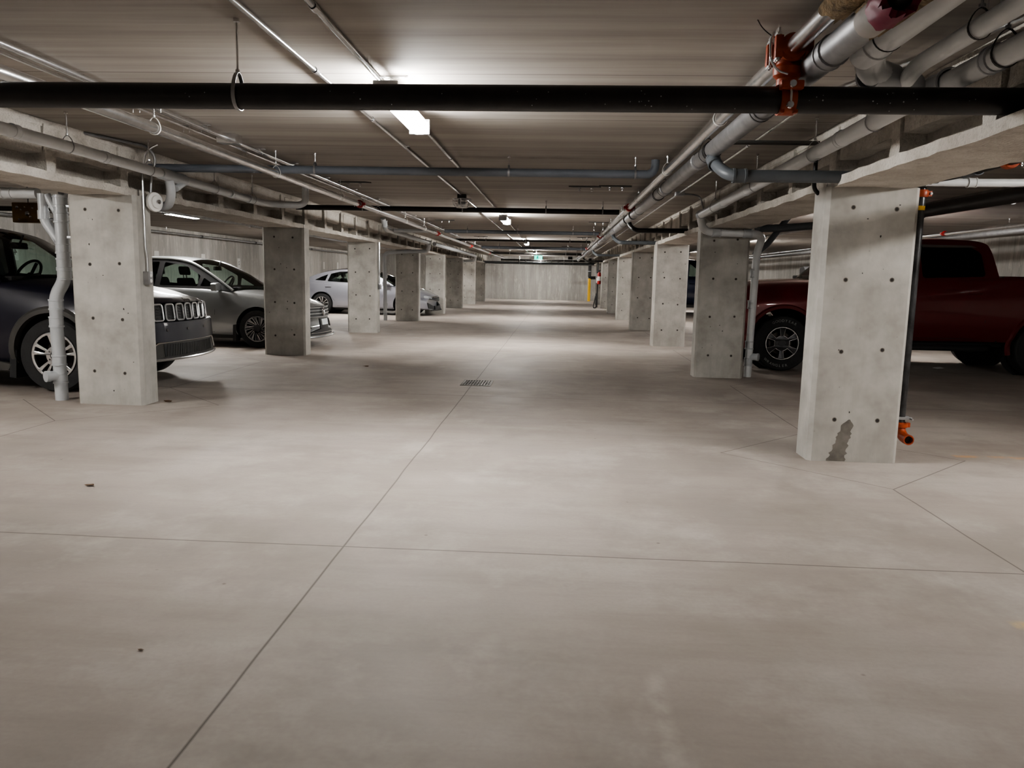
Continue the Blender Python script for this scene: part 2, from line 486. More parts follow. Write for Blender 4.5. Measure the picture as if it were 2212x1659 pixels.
RY = [5.44, 10.04, 14.63, 19.08, 23.66, 27.94, 32.3, 36.9]
LY = [6.78, 11.36, 16.1, 20.55, 24.84, 29.36, 33.7, 37.8]
LX = [-3.77, -3.77, -3.79, -3.71, -3.65, -3.62, -3.60, -3.56]
rl = ['nearest concrete column of the right row with a dark damp streak at its base',
      'second concrete column of the right row, in shade beside the red pickup nose',
      'third concrete column of the right row, sunlit-pale face between two shaded ones',
      'fourth concrete column of the right row, shaded, right of the open aisle',
      'fifth concrete column of the right row from the camera',
      'sixth concrete column of the right row, dark face far down the aisle',
      'seventh concrete column of the right row, beside the red fire extinguisher',
      'last concrete column of the right row, nearest the back wall']
rl[2] = 'third concrete column of the right row, pale lit face between two shaded columns'
ll = ['nearest concrete column of the left row, in front of the navy SUV nose',
      'second concrete column of the left row, dark face before the grey sedan',
      'third concrete column of the left row, pale face before the silver sedan doors',
      'fourth concrete column of the left row, dark face before the silver sedan hood',
      'fifth concrete column of the left row, just behind the silver sedan nose',
      'sixth concrete column of the left row, dark, beyond the silver sedan',
      'seventh concrete column of the left row, pale and far down the aisle',
      'last concrete column of the left row, dark, nearest the back wall']
for i in range(8):
    column(1.80, 2.42, RY[i], .28, 1.895, rl[i], 'concrete columns of the right row', stain=(i == 0), seed=i+3)
    column(LX[i]-.63, LX[i], LY[i], .28, 1.895, ll[i], 'concrete columns of the left row', seed=i+40)

# ------------------------------------------------------------------ fireproofed steel beams
def lumpy(bm, lo, hi, step, amp, seed=0):
    """box with subdivided, roughened faces"""
    lo = Vector(lo); hi = Vector(hi)
    n = [max(1, int(round((hi[i]-lo[i])/step[i]))) for i in range(3)]
    grid = {}
    def vert(i, j, k):
        if (i, j, k) not in grid:
            p = Vector((lo.x+(hi.x-lo.x)*i/n[0], lo.y+(hi.y-lo.y)*j/n[1], lo.z+(hi.z-lo.z)*k/n[2]))
            q = noise.noise_vector(p*7+Vector((seed, 0, 0))) + .6*noise.noise_vector(p*19)
            grid[(i, j, k)] = bm.verts.new(p+q*amp)
        return grid[(i, j, k)]
    def quad(a, b, c, d): bm.faces.new((vert(*a), vert(*b), vert(*c), vert(*d)))
    for i in range(n[0]):
        for j in range(n[1]):
            quad((i,j,0),(i,j+1,0),(i+1,j+1,0),(i+1,j,0)); quad((i,j,n[2]),(i+1,j,n[2]),(i+1,j+1,n[2]),(i,j+1,n[2]))
        for k in range(n[2]):
            quad((i,0,k),(i+1,0,k),(i+1,0,k+1),(i,0,k+1)); quad((i,n[1],k),(i,n[1],k+1),(i+1,n[1],k+1),(i+1,n[1],k))
    for j in range(n[1]):
        for k in range(n[2]):
            quad((0,j,k),(0,j,k+1),(0,j+1,k+1),(0,j+1,k)); quad((n[0],j,k),(n[0],j+1,k),(n[0],j+1,k+1),(n[0],j,k+1))

def beam(xc, ph, label, ends):
    root = empty('steel_beam', (xc, 0, 1.895), label=label, cat='beam', group='fireproofed beams over the columns')
    o = []
    y0, y1 = -6.9, 42.7
    bm = bmesh.new()
    for a, b in zip(ends, ends[1:]):
        lumpy(bm, (-.265, a+.01, .0), (.265, b-.01, .062), (.09, .11, .062), .010)
    obj('bottom_flange', bm, M['fire'], root, .9)
    bm = bmesh.new(); lumpy(bm, (-.055, y0, .05), (.055, y1, .44), (.11, .35, .13), .008); obj('web', bm, M['fire'], root, .9)
    bm = bmesh.new(); lumpy(bm, (-.19, y0, .40), (.19, y1, .452), (.1, .3, .05), .006); obj('top_flange', bm, M['fire'], root, .9)
    k = 0; y = ph-6
    while y < y1-.5:
        if y > 1.:
            bm = bmesh.new(); lumpy(bm, (-.205, y-.06, .055), (.205, y+.06, .42), (.07, .06, .06), .012, k); obj('stiffener', bm, M['fire'], root, .9)
            bm = bmesh.new(); g0, g1, hw_ = (.07, .93, .185) if y < 10 else (.19, .90, .175)
            lumpy(bm, (-hw_, y+g0, .20), (hw_, y+g1, .42), (.09, .09, .06), .009, k+50); obj('haunch', bm, M['fire'], root, .9)
        k += 1; y += 1.0
    return root
beam(-4.085, .82, 'sprayed grey steel beam resting on the left row of columns', [-6.9, 2.4]+[y+.17 for y in LY[:-1]]+[42.6])
beam(2.11, .68, 'sprayed grey steel beam resting on the right row of columns', [-6.9, .9]+[y+.14 for y in RY[:-1]]+[42.6])

# ------------------------------------------------------------------ pipes
def pipe(name, label, pts, r, m, bend=.0, cat='pipe', group=None, seg=16, parent=None):
    bm = bmesh.new(); tube(bm, pts, r, seg, True, bend)
    o = obj(name, bm, m, parent)
    if not parent: tag(o, label, cat, group)
    return o

def sleeve(parent, p, d, r, L, m, name='coupling', lips=True, seg=18):
    d = Vector(d).normalized(); p = Vector(p)
    bm = bmesh.new(); h = L/2
    prof = [(r*.9, -h), (r, -h), (r, h), (r*.9, h)] if not lips else [(r*.9, -h), (r*1.06, -h), (r*1.06, -h*.7), (r*.98, -h*.65), (r*.98, h*.65), (r*1.06, h*.7), (r*1.06, h), (r*.9, h)]
    lathe(bm, prof, p, d, seg, closed=True)
    return obj(name, bm, m, parent)

def grooved(parent, p, d, r, m, up=(0,0,1)):
    """bolted grooved-pipe coupling: ring with two bolt ears, bolts as a sub-part"""
    d = Vector(d).normalized(); p = Vector(p); L = r*.75
    up = Vector(up); side = d.cross(up).normalized()
    bm = bmesh.new()
    lathe(bm, [(r*.95, -L), (r*1.3, -L), (r*1.42, -L*.6), (r*1.42, L*.6), (r*1.3, L), (r*.95, L)], p, d, 20, closed=True)
    for s in (-1, 1):
        c = p+side*s*r*1.65
        rr = bmesh.ops.create_cube(bm, size=1.)['verts']
        mt = Matrix((side, d, up)).transposed()
        for v in rr: v.co = c + mt @ Vector((v.co.x*r*.75, v.co.y*L*1.5, v.co.z*r*.9))
    o = obj('coupling', bm, m, parent)
    for s in (-1, 1):
        bm = bmesh.new(); c = p+side*s*r*1.75
        tube(bm, [c-up*r*.95, c+up*r*.95], r*.16, 8)
        for t in (-1, 1): lathe(bm, [(0, 0), (r*.3, 0), (r*.3, r*.2), (0, r*.2)], c+up*t*r*.6, up*t, 6)
        obj('bolt', bm, M['galv'], o)
    return o

# --- hangers (rod and loop), one thing each
HPROTO = {}
def hanger(p, r, axis, label, group, m='galv', style='ring', top=CEIL):
    key = (round(r, 3), axis, m, style, round(top-p[2], 3))
    if key not in HPROTO:
        root = empty('pipe_hanger', p)
        h = top-p[2]
        e = Vector((1, 0, 0)) if axis == 'y' else Vector((0, 1, 0))       # across the pipe
        a = Vector((0, 1, 0)) if axis == 'y' else Vector((1, 0, 0))
        top_loop = r*1.75
        bm = bmesh.new(); rd = .0048
        tube(bm, [(0, 0, top_loop), (0, 0, h)], rd, 8)
        lathe(bm, [(0, 0), (rd*2.4, 0), (rd*2.4, rd*2), (0, rd*2)], (0, 0, top_loop+.004), (0, 0, 1), 6)
        lathe(bm, [(0, 0), (rd*3, 0), (rd*3, rd*3), (0, rd*3)], (0, 0, h-rd*3), (0, 0, 1), 8)
        obj('rod', bm, M['galv'] if m != 'black' else M['galv_dull'], root)
        bm = bmesh.new(); wd = max(.009, r*.22) if style == 'ring' else .017
        pts = []
        for k in range(20):
            t = -pi/2 + 2*pi*k/20
            rr = r+.004
            q = e*cos(t)*rr + Vector((0, 0, 1))*sin(t)*rr
            if sin(t) > .2:
                f = (sin(t)-.2)/.8; q = e*cos(t)*rr*(1-.15*f) + Vector((0, 0, 1))*(sin(t)*rr + f*(top_loop-rr))
            pts.append(q)
        th = .0028
        ri = [[bm.verts.new(q*(1+s*th/ max(q.length, .01))+a*w_) for q in pts] for s in (0, 1) for w_ in (-wd/2, wd/2)]
        n = len(pts)
        for k in range(n):
            k2 = (k+1) % n
            bm.faces.new((ri[0][k], ri[0][k2], ri[1][k2], ri[1][k])); bm.faces.new((ri[2][k], ri[3][k], ri[3][k2], ri[2][k2]))
            bm.faces.new((ri[0][k], ri[2][k], ri[2][k2], ri[0][k2])); bm.faces.new((ri[1][k], ri[1][k2], ri[3][k2], ri[3][k]))
        obj('loop', bm, M[m], root)
        HPROTO[key] = root; o = root
    else:
        o = copy_tree(HPROTO[key]); o.location = p
    return tag(o, label, 'hanger', group)

# black foreground cross pipe with orange tee up to the small steel main
P1Y, P1Z = 3.5, 2.022
p1 = pipe('cross_pipe', 'thick black steel pipe crossing the whole view near the camera', [(-3.95, P1Y, P1Z-.004), (2.6, P1Y, P1Z+.003)], .0555, M['black'], seg=28)
bm = bmesh.new()
for _ in range(46):
    x = random.uniform(-1.2, 1.9); t = random.uniform(2.6, 4.2)
    if random.random() < .5: x = random.choice((.33, .38, 1.35, 1.42, -1.63))+random.uniform(-.06, .06)
    lathe(bm, [(0, .0006), (random.uniform(.001, .0035), .0003), (.003, -.002)], (x, P1Y+cos(t)*.0556, P1Z+sin(t)*.0556), (0, cos(t), sin(t)), 6)
obj('paint_speck', bm, M['galv_dull'], p1)['kind'] = 'stuff'
hanger((-1.447, P1Y, P1Z), .0565, 'x', 'dark clevis hanger with long rod on the near black cross pipe', 'clevis hangers on cross pipes', 'galv_dull', 'clevis')

R1X, R1Z = .955, 2.222
r1 = pipe('sprinkler_main', 'thin shiny steel sprinkler main, right of the aisle above the fat grey pipe', [(R1X, 1.6, R1Z), (R1X, 42.6, R1Z)], .0365, M['galv'], seg=20)
for y, mm in ((10.9, 'red'), (18.3, 'red'), (26, 'red'), (33, 'red')): grooved(r1, (R1X, y, R1Z), (0, 1, 0), .0385, M[mm])
R2X, R2Z = 1.05, 2.15
r2 = pipe('drain_main', 'fat grey drain main running beside the thin sprinkler main', [(R2X, 1.6, R2Z), (R2X-.02, 41.5, R2Z-.01)], .057, M['galv_dull'], seg=22)
for y in (3.25, 4.28, 5.62, 6.1, 7.9, 8.5, 11.2, 12.1, 14.5, 17.2, 20, 23, 26, 30): sleeve(r2, (R2X-.01 if y > 10 else R2X, y, R2Z), (0, 1, 0), .0615, .075, M['black'] if y in (5.62, 8.5, 12.1, 11.2) else M['galv_dull'])

# orange tee and mechanical coupling where the cross pipe branches off
tee = empty('orange_pipe_tee', (R1X, P1Y, R1Z), label='orange bolted pipe tee joining the shiny steel main to the black cross pipe', cat='pipe fitting')
bm = bmesh.new()
lathe(bm, [(.03, -.085), (.05, -.085), (.058, -.07), (.05, -.05), (.055, -.03), (.055, .03), (.05, .05), (.058, .07), (.05, .085), (.03, .085)], (0, 0, 0), (0, 1, 0), 22)
lathe(bm, [(.02, 0), (.052, 0), (.05, -.055), (.062, -.07), (.06, -.10), (.045, -.115), (.045, -.14)], (0, 0, 0), (0, 0, 1), 22)
obj('tee_body', bm, M['orange'], tee)
for s in (-1, 1):
    for y in (-.068, .068):
        bm = bmesh.new(); box(bm, (s*.05-.022, y-.02, -.02), (s*.05+.022, y+.02, .022), .004)
        box(bm, (s*.062-.016, y-.016, -.045), (s*.062+.016, y+.016, .045), .004)
        obj('bolt_ear', bm, M['orange'], tee)
for s in (-1, 1):
    for y in (-.072, -.05, .05, .072):
        x = s*.064; bm = bmesh.new()
        tube(bm, [(x, y, -.06), (x, y, .075)], .0062, 8)
        for z in (.047, -.055): lathe(bm, [(0, 0), (.012, 0), (.012, .01), (0, .01)], (x, y, z), (0, 0, 1), 6)
        obj('bolt', bm, M['galv'], tee)
bm = bmesh.new()                               # strap clamp round the cross pipe
for k in range(28):
    pass
ring = []
for w_ in (-.033, .033):
    for rr in (.0565, .0625):
        ring.append([bm.verts.new((w_, cos(t)*rr, sin(t)*rr + P1Z-R1Z)) for t in [2*pi*k/28 for k in range(28)]])
for k in range(28):
    k2 = (k+1) % 28
    for a, b in ((0, 1), (1, 3), (3, 2), (2, 0)): bm.faces.new((ring[a][k], ring[a][k2], ring[b][k2], ring[b][k]))
box(bm, (-.045, -.085, P1Z-R1Z+.03), (.05, -.045, P1Z-R1Z+.066), .006)
box(bm, (-.038, -.073, P1Z-R1Z-.066), (-.022, -.04, P1Z-R1Z-.05), .003); box(bm, (.018, -.073, P1Z-R1Z-.066), (.034, -.04, P1Z-R1Z-.05), .003)
cl = obj('clamp', bm, M['orange'], tee)
bm = bmesh.new(); tube(bm, [(.002, -.068, P1Z-R1Z-.02), (.002, -.068, P1Z-R1Z+.03)], .006, 8)
lathe(bm, [(0, 0), (.017, 0), (.014, .008), (0, .009)], (.002, -.063, P1Z-R1Z-.03), (0, -1, 0), 12)
lathe(bm, [(0, 0), (.017, 0), (.014, .008), (0, .009)], (.002, -.085, P1Z-R1Z+.05), (0, -1, 0), 12)
obj('bolt', bm, M['galv'], cl)
bm = bmesh.new(); tube(bm, [(-.085, -.07, .06), (-.10, -.078, .02), (-.095, -.08, -.06), (-.06, -.078, -.10), (-.02, -.075, -.11)], .005, 8, True, .03); obj('u_bolt', bm, M['galv'], tee)

# right-hand conduits and plastic drains
r3 = pipe('ceiling_conduit', 'thin light conduit on the ceiling right of the fat grey main', [(1.83, 3.35, 2.31), (1.72, 3.95, 2.325), (1.52, 4.75, 2.332), (1.5, 5.3, 2.333), (1.5, 41, 2.333)], .0115, M['galv'], .1, 'conduit', 'ceiling conduits', 10)
for y in (6.5, 9.4, 12.4, 15.5, 18.5): sleeve(r3, (1.5, y, 2.333), (0, 1, 0), .016, .05, M['galv'], 'connector', False, 10)
bm = bmesh.new(); box(bm, (1.45, 10.0, 2.30), (1.56, 10.12, CEIL-.001), .006); obj('junction_box', bm, M['galv_dull'], r3)
pipe('branch_conduit', 'thin dark branch cable leaving the ceiling conduit towards the right beam', [(1.52, 10.06, 2.325), (1.68, 10.1, 2.325), (1.78, 10.12, 2.30), (1.84, 10.14, 2.1), (1.84, 10.14, 1.93)], .011, M['galv_dull'], .1, 'conduit')

GX = 1.70
g1 = pipe('grey_drain_pipe', 'long light grey plastic drain pipe below the right beam, ending at the second column',
          [(GX, 1.6, 2.15), (GX, 4., 2.135), (GX-.005, 9.62, 2.03), (1.79, 9.85, 1.845), (2.40, 9.85, 1.835), (2.55, 9.98, 1.82), (2.55, 10.22, 1.6), (2.535, 10.24, 0.)], .0475, M['pvc_light'], .13, seg=20)
for y, z in ((4.05, 2.135), (4.95, 2.12), (6.45, 2.09), (7.3, 2.075), (8.3, 2.055)): sleeve(g1, (GX, y, z), (0, 1, -.018), .0495, .05, M['pvc_light'])
for p, d in (((GX-.003, 9.55, 2.032), (0, 1, -.02)), ((1.95, 9.85, 1.842), (1, 0, 0)), ((2.33, 9.85, 1.836), (1, 0, 0)), ((2.54, 10.235, 1.35), (0, 0, 1)), ((2.535, 10.24, .95), (0, 0, 1)), ((2.535, 10.24, .42), (0, 0, 1)), ((2.535, 10.24, .2), (0, 0, 1))): sleeve(g1, p, d, .0535, .11, M['pvc'])
bm = bmesh.new(); tube(bm, [(2.535, 10.24, .27), (2.535+.10, 10.19, .27)], .045, 16); tube(bm, [(2.535+.09, 10.195, .27), (2.535+.115, 10.18, .27)], .05, 16); obj('cleanout', bm, M['pvc'], g1)
bm = bmesh.new(); 
for t in range(6):
    a0, a1 = -2.2+t*.15, -2.05+t*.15
    vs = [bm.verts.new((2.535+cos(a)*.0482, 10.24+sin(a)*.0482, z)) for a, z in ((a0, .62), (a1, .62), (a1, .72), (a0, .72))]; bm.faces.new(vs)
obj('sticker', bm, M['paper'], g1)
pipe('branch_drain', 'dark grey drain branch leaving the second right column stack to the right', [(2.56, 10.3, 1.93), (2.9, 10.5, 1.95), (3.9, 10.7, 2.05), (4.6, 10.8, 2.08)], .05, M['pvc_dark'], .1)
pipe('diagonal_drain', 'dark grey diagonal drain rising from the second right column stack', [(2.55, 10.3, 1.60), (2.74, 10.45, 1.74), (3.1, 10.6, 2.2), (3.1, 10.6, 2.34)], .04, M['pvc_dark'], .06)

a1 = pipe('wide_drain_pipe', 'wide grey plastic drain pipe with black ring seals at the upper right', [(1.235, 1.5, 2.21), (1.235, 3.34, 2.19), (1.33, 3.60, 2.165), (1.60, 3.80, 2.15)], .060, M['pvc_light'], .16, seg=24)
for y in (3.17, 3.27): sleeve(a1, (1.235, y, 2.192), (0, 1, 0), .0625, .008, M['black'], 'ring_seal', False, 24)
sleeve(a1, (1.235, 3.33, 2.19), (0, 1, 0), .066, .14, M['pvc_light'], 'hub', False, 24)
sleeve(a1, (1.40, 3.655, 2.16), (.8, .6, -.02), .068, .16, M['pvc'], 'elbow', False, 22)
sleeve(a1, (1.56, 3.77, 2.152), (.8, .6, -.02), .066, .10, M['pvc'], 'elbow', False, 22)
sleeve(g1, (GX, 3.72, 2.139), (0, 1, 0), .060, .15, M['pvc'], 'wye', True, 22)
sleeve(g1, (GX, 3.30, 2.142), (0, 1, 0), .0535, .05, M['pvc'])
pipe('small_drain_pipe', 'small grey plastic pipe squeezed between the two wide drains at upper right', [(1.475, 1.5, 2.17), (1.475, 3.46, 2.16), (1.52, 3.66, 2.15)], .036, M['pvc_light'], .1)
pipe('upper_conduit', 'thin pale conduit above the small grey pipe at upper right', [(1.40, 1.5, 2.29), (1.40, 3.7, 2.275)], .020, M['pvc_light'], 0, 'conduit')
hanger((1.40, 3.1, 2.282), .021, 'y', 'small steel clip hanger on the pale upper conduit', 'hangers at the upper right')
hanger((1.475, 2.98, 2.163), .037, 'y', 'dark rod hanger on the small grey pipe at upper right', 'hangers at the upper right', 'black')
hanger((GX, 3.22, 2.143), .050, 'y', 'thin dark loop hanger around the grey drain beside the beam at upper right', 'hangers at the upper right', 'black')
bm = bmesh.new(); box(bm, (1.605, 3.13, 2.205), (1.61, 3.27, 2.285), .001); o = obj('paper_tag', bm, M['paper']); tag(o, 'white blank paper tag hanging by the drain pipes at upper right', 'tag')
bm = bmesh.new(); tube(bm, [(1.607, 3.2, 2.28), (1.607, 3.2, 2.35)], .002, 6); obj('wire', bm, M['galv'], o)

r5 = pipe('offset_branch_pipe', 'dark grey pipe branching from the fat main and passing over the nearest right column',
          [(R2X, 5.62, 2.12), (R2X+.005, 5.50, 2.04), (1.12, 5.36, 1.945), (2.40, 5.36, 1.95), (2.48, 5.36, 1.955)], .0405, M['pvc_dark'], .08, seg=18)
sleeve(r5, (1.052, 5.53, 2.06), (.05, -.5, -.4), .048, .09, M['pvc_dark'], 'elbow'); sleeve(r5, (1.19, 5.36, 1.947), (1, 0, 0), .047, .09, M['pvc_dark'], 'elbow')
sleeve(r5, (2.43, 5.36, 1.953), (1, 0, 0), .047, .02, M['galv_dull'], 'band', False)
bk = pipe('side_black_pipe', 'black steel pipe with an orange coupling at the right edge under the beam', [(2.47, 5.36, 1.957), (2.52, 5.24, 1.96), (2.52, 1.6, 1.97)], .036, M['black'], .08, seg=18)
grooved(bk, (2.52, 4.62, 1.961), (0, 1, 0), .038, M['orange'])
sleeve(bk, (2.52, 5.02, 1.96), (0, 1, 0), .044, .16, M['pvc_dark'], 'elbow')
bm = bmesh.new(); tube(bm, [(2.52+.037*cos(2.2), 4.95, 1.96+.037*sin(2.2)), (2.52+.037*cos(2.2), 4.72, 1.961+.037*sin(2.2))], .012, 6); obj('sticker', bm, M['paper'], bk)
lg = pipe('light_cross_pipe', 'pale grey plastic pipe running right from the nearest right column', [(2.52, 5.62, 1.955), (2.9, 5.62, 1.955), (6.5, 5.66, 2.0)], .028, M['pvc_light'], 0)
sleeve(lg, (2.83, 5.62, 1.955), (1, 0, 0), .033, .06, M['pvc_light'], 'union')
bp = pipe('low_black_pipe', 'large black capped pipe slanting along the ceiling right of the nearest right column', [(3.33, 1.6, 1.9), (3.30, 7.6, 1.915)], .058, M['black'], 0, seg=18)
sleeve(bp, (3.302, 7.5, 1.914), (0, 1, 0), .066, .22, M['black'], 'cap', False); sleeve(bp, (3.32, 6.0, 1.911), (0, 1, 0), .060, .02, M['galv_dull'], 'band', False)
dp = pipe('black_drop_pipe', 'scuffed black vertical drop pipe beside the nearest right column', [(2.535, 5.70, 1.93), (2.535, 5.70, .245)], .0305, M['black_scuff'], 0, seg=18)
grooved(dp, (2.535, 5.70, 1.885), (0, 0, 1), .033, M['orange'], (0, -1, 0))
bm = bmesh.new(); tube(bm, [(2.535, 5.70, 1.80), (2.535, 5.70, 1.77)], .0315, 16); obj('yellow_tape', bm, M['yellow'], dp)
bm = bmesh.new(); box(bm, (2.42, 5.66, .275), (2.60, 5.685, .295), .003); box(bm, (2.42, 5.715, .275), (2.60, 5.74, .295), .003); tube(bm, [(2.585, 5.62, .285), (2.585, 5.78, .285)], .006, 8); obj('pipe_clamp', bm, M['galv_dull'], dp)
bm = bmesh.new(); tube(bm, [(2.535, 5.70, .255), (2.535, 5.70, .19), (2.545, 5.655, .15), (2.548, 5.60, .145)], .037, 18, False, .05)
lathe(bm, [(.046, -.018), (.052, -.012), (.052, .012), (.046, .018), (.03, .018), (.03, -.018)], (2.535, 5.70, .232), (0, 0, 1), 18, closed=True)
lathe(bm, [(.037, .02), (.029, .0), (.029, -.03), (.037, -.03)], (2.548, 5.60, .145), (0, 1, 0), 18, closed=True)
for s in (-1, 1): box(bm, (2.535+s*.055-.014, 5.69, .215), (2.535+s*.055+.014, 5.715, .25), .003)
e_ = obj('outlet_elbow', bm, M['orange'], dp)
bm = bmesh.new(); lathe(bm, [(0, 0), (.03, 0)], (2.548, 5.606, .145), (0, -1, 0), 18); obj('outlet_hole', bm, M['hole'], e_)
pipe('short_black_stub', 'short black pipe stub hanging in front of the right beam by the nearest right column', [(1.76, 5.60, 2.13), (1.76, 5.60, 1.90), (1.80, 5.62, 1.865)], .0145, M['black'], .03)
bm = bmesh.new(); box(bm, (1.25, 5.98, 2.255), (1.90, 6.01, 2.285), .002); tag(obj('steel_strut', bm, M['trim']), 'short dark steel strut between the fat main and the right beam', 'strut')

# mineral-wool stubs at the top edge of the view
def wool_sleeve(x, z, y, r, L, label, m, seed, jag=.03, rin=None, s=1):
    rnd = random.Random(seed); bm = bmesh.new(); n = 30; rows = []
    for j in range(7):
        rr = []
        for k in range(n):
            t = 2*pi*k/n; rad = r*(1+.22*noise.noise(Vector((cos(t)*2, sin(t)*2, j*.6+seed))))
            yy = y - s*L*(1-j/6) + s*(jag*noise.noise(Vector((cos(t)*3, sin(t)*3, seed+9)))*2 + rnd.uniform(-jag, jag)*.5 if j == 6 else 0)
            rr.append(bm.verts.new((x+cos(t)*rad, yy, z+sin(t)*rad)))
        rows.append(rr)
    inner = [bm.verts.new((x+cos(2*pi*k/n)*(rin or r*.55), y-s*L*.15, z+sin(2*pi*k/n)*(rin or r*.55))) for k in range(n)]
    rows.append(inner)
    for a, b in zip(rows, rows[1:]):
        for k in range(n): bm.faces.new((a[k], a[(k+1) % n], b[(k+1) % n], b[k]))
    return tag(obj('pipe_insulation', bm, m, angle=1.2), label, 'insulation')
wool_sleeve(R1X, R1Z, 2.95, .054, .8, 'torn brown mineral wool end on the thin steel main at top', M['wool'], 1, .04, .036)
wool_sleeve(R2X, R2Z, 2.80, .070, .8, 'ragged brown mineral wool sleeve on the fat main at top', M['wool'], 5, .07, .056)
wj = wool_sleeve(.885, 2.005, 2.20, .052, .12, 'torn magenta wrap around an open pipe end at the top edge', M['magenta'], 8, .03, .034, -1)
bm = bmesh.new(); tube(bm, [(.885, 2.30, 2.005), (.885, 2.42, 2.005)], .046, 18); obj('jacket', bm, M['insul_white'], wj)
bm = bmesh.new(); tube(bm, [(.885, 2.28, 2.005), (.885, 2.21, 2.01), (.875, 2.16, 2.06), (.855, 2.16, CEIL)], .031, 16, True, .04); obj('black_elbow', bm, M['black'], wj)
# galvanised duct corner
bm = bmesh.new(); box(bm, (1.555, 1.6, 2.225), (1.80, 3.02, 2.345), .003); dk = tag(obj('metal_duct', bm, M['sheet']), 'galvanised sheet metal duct corner at the top right', 'duct')
bm = bmesh.new(); box(bm, (1.55, 1.6, 2.215), (1.565, 3.03, 2.228), .002); obj('lip', bm, M['galv'], dk)
pipe('tie_wire', 'thin black loose wire curling off the thin steel main at top', [(R1X-.03, P1Y-.02, R1Z+.035), (.88, P1Y+.04, 2.30), (.84, P1Y+.03, 2.33), (.815, P1Y, CEIL)], .0022, M['black'], .03, 'wire', seg=6)

for i, y in enumerate((4.28, 5.75, 8.05, 10.4, 12.9, 15.6, 18.2, 21.2, 24.4, 28, 32)):
    hanger((R2X-.005, y, R2Z-.002), .059, 'y', f'{ORD[i]} black loop hanger from the camera on the fat grey main', 'loop hangers on the fat grey main', 'black')
for i, y in enumerate((4.9, 7.2, 9.7, 12.2, 14.7, 17.2, 19.8, 22.6, 25.6, 29, 33)):
    hanger((R1X, y, R1Z), .038, 'y', f'{ORD[i]} pale loop hanger from the camera on the thin sprinkler main', 'loop hangers on the right sprinkler main', 'white')
for i, y in enumerate((4.45, 5.45, 7.0, 8.75)):
    hanger((GX, y, 2.135-(y-4)*.0185), .0495, 'y', f'{ORD[i]} thin loop hanger from the camera on the light grey right drain', 'loop hangers on the right grey drain', 'galv_dull')

# cross pipes further down the aisle
CP = [('blue_grey', 7.3, 2.2, .0375, -4.4, .82, 'blue grey plastic cross pipe, first beyond the near light'), ('black', 11.45, 2.2, .038, -3.9, .86, 'black steel cross pipe before the second aisle light'),
      ('blue_grey', 17., 2.2, .038, -2.5, .86, 'blue grey cross pipe just past the second aisle light'), ('black', 21.4, 2.22, .03, -3., .86, 'thin black cross pipe between second and third aisle lights'),
      ('blue_grey', 26.2, 2.2, .05, -2.6, .9, 'dark cross pipe just past the third aisle light'), ('black', 32., 2.19, .05, -2.9, .95, 'black cross pipe before the green exit sign'),
      ('black', 40.6, 2.10, .05, -3., 1.9, 'upper black pipe of the pair in front of the back wall'), ('pvc_dark', 40.3, 1.95, .07, -4.3, 1.9, 'lower dark pipe of the pair in front of the back wall')]
k = 0
SH = ['first blue grey cross pipe', 'first thick black pipe beyond the drain', 'blue grey pipe past the second light', 'thin black pipe before the third light', 'dark pipe past the third light', 'black pipe before the exit sign', 'upper pipe at the back wall', 'lower pipe at the back wall']
for i_, (mm, y, z, r, xa, xb, lab) in enumerate(CP):
    xs_ = (-2.3, -.48, .68) if y < 10 else (-2.9, -1.42, -.2, .62) if y < 12 else (-2., -.9, .3, .75)
    pts = [(xa, y, z), (xb, y, z)] if y > 38 else [(xa, y, z), (xb, y, z), (xb+.04, y, z+.05), (xb+.04, y, CEIL-.02)] if xb < 1 and mm == 'blue_grey' and y < 8 else [(xa, y, z), (xb, y, z)]
    o = pipe('cross_pipe', lab, pts, r, M[mm], .05, group='cross pipes over the aisle')
    for q_, x in enumerate(xs_):
        hanger((x, y, z), r+.001, 'x', f'{["leftmost", "left", "right", "rightmost"][min(3, (0, 1, 3)[q_] if len(xs_) == 3 else q_)]} strap hanger on the {SH[i_]}', 'strap hangers on cross pipes', 'galv_dull', 'clevis'); k += 1
bm = bmesh.new()
rk = empty('pipe_drops', (0, 40.6, 2.0), label='row of short black drop pipes linking the two pipes at the back wall', cat='pipe rack')
for x in (-2.05, -1.7, -.9, -.6, -.35, .0, .3): 
    bm2 = bmesh.new(); tube(bm2, [(x, 0, .10), (x, -.1, 0)], .025 if x != -1.7 else .05, 10); obj('drop', bm2, M['black'], rk)
bm.free(); rk.name = 'pipe_drop_rack'
bm = bmesh.new(); box(bm, (.5, 40.2, 2.17), (.72, 40.45, 2.32), .01); tag(obj('hanging_box', bm, M['black']), 'small black box hanging from the ceiling near the back wall', 'box')

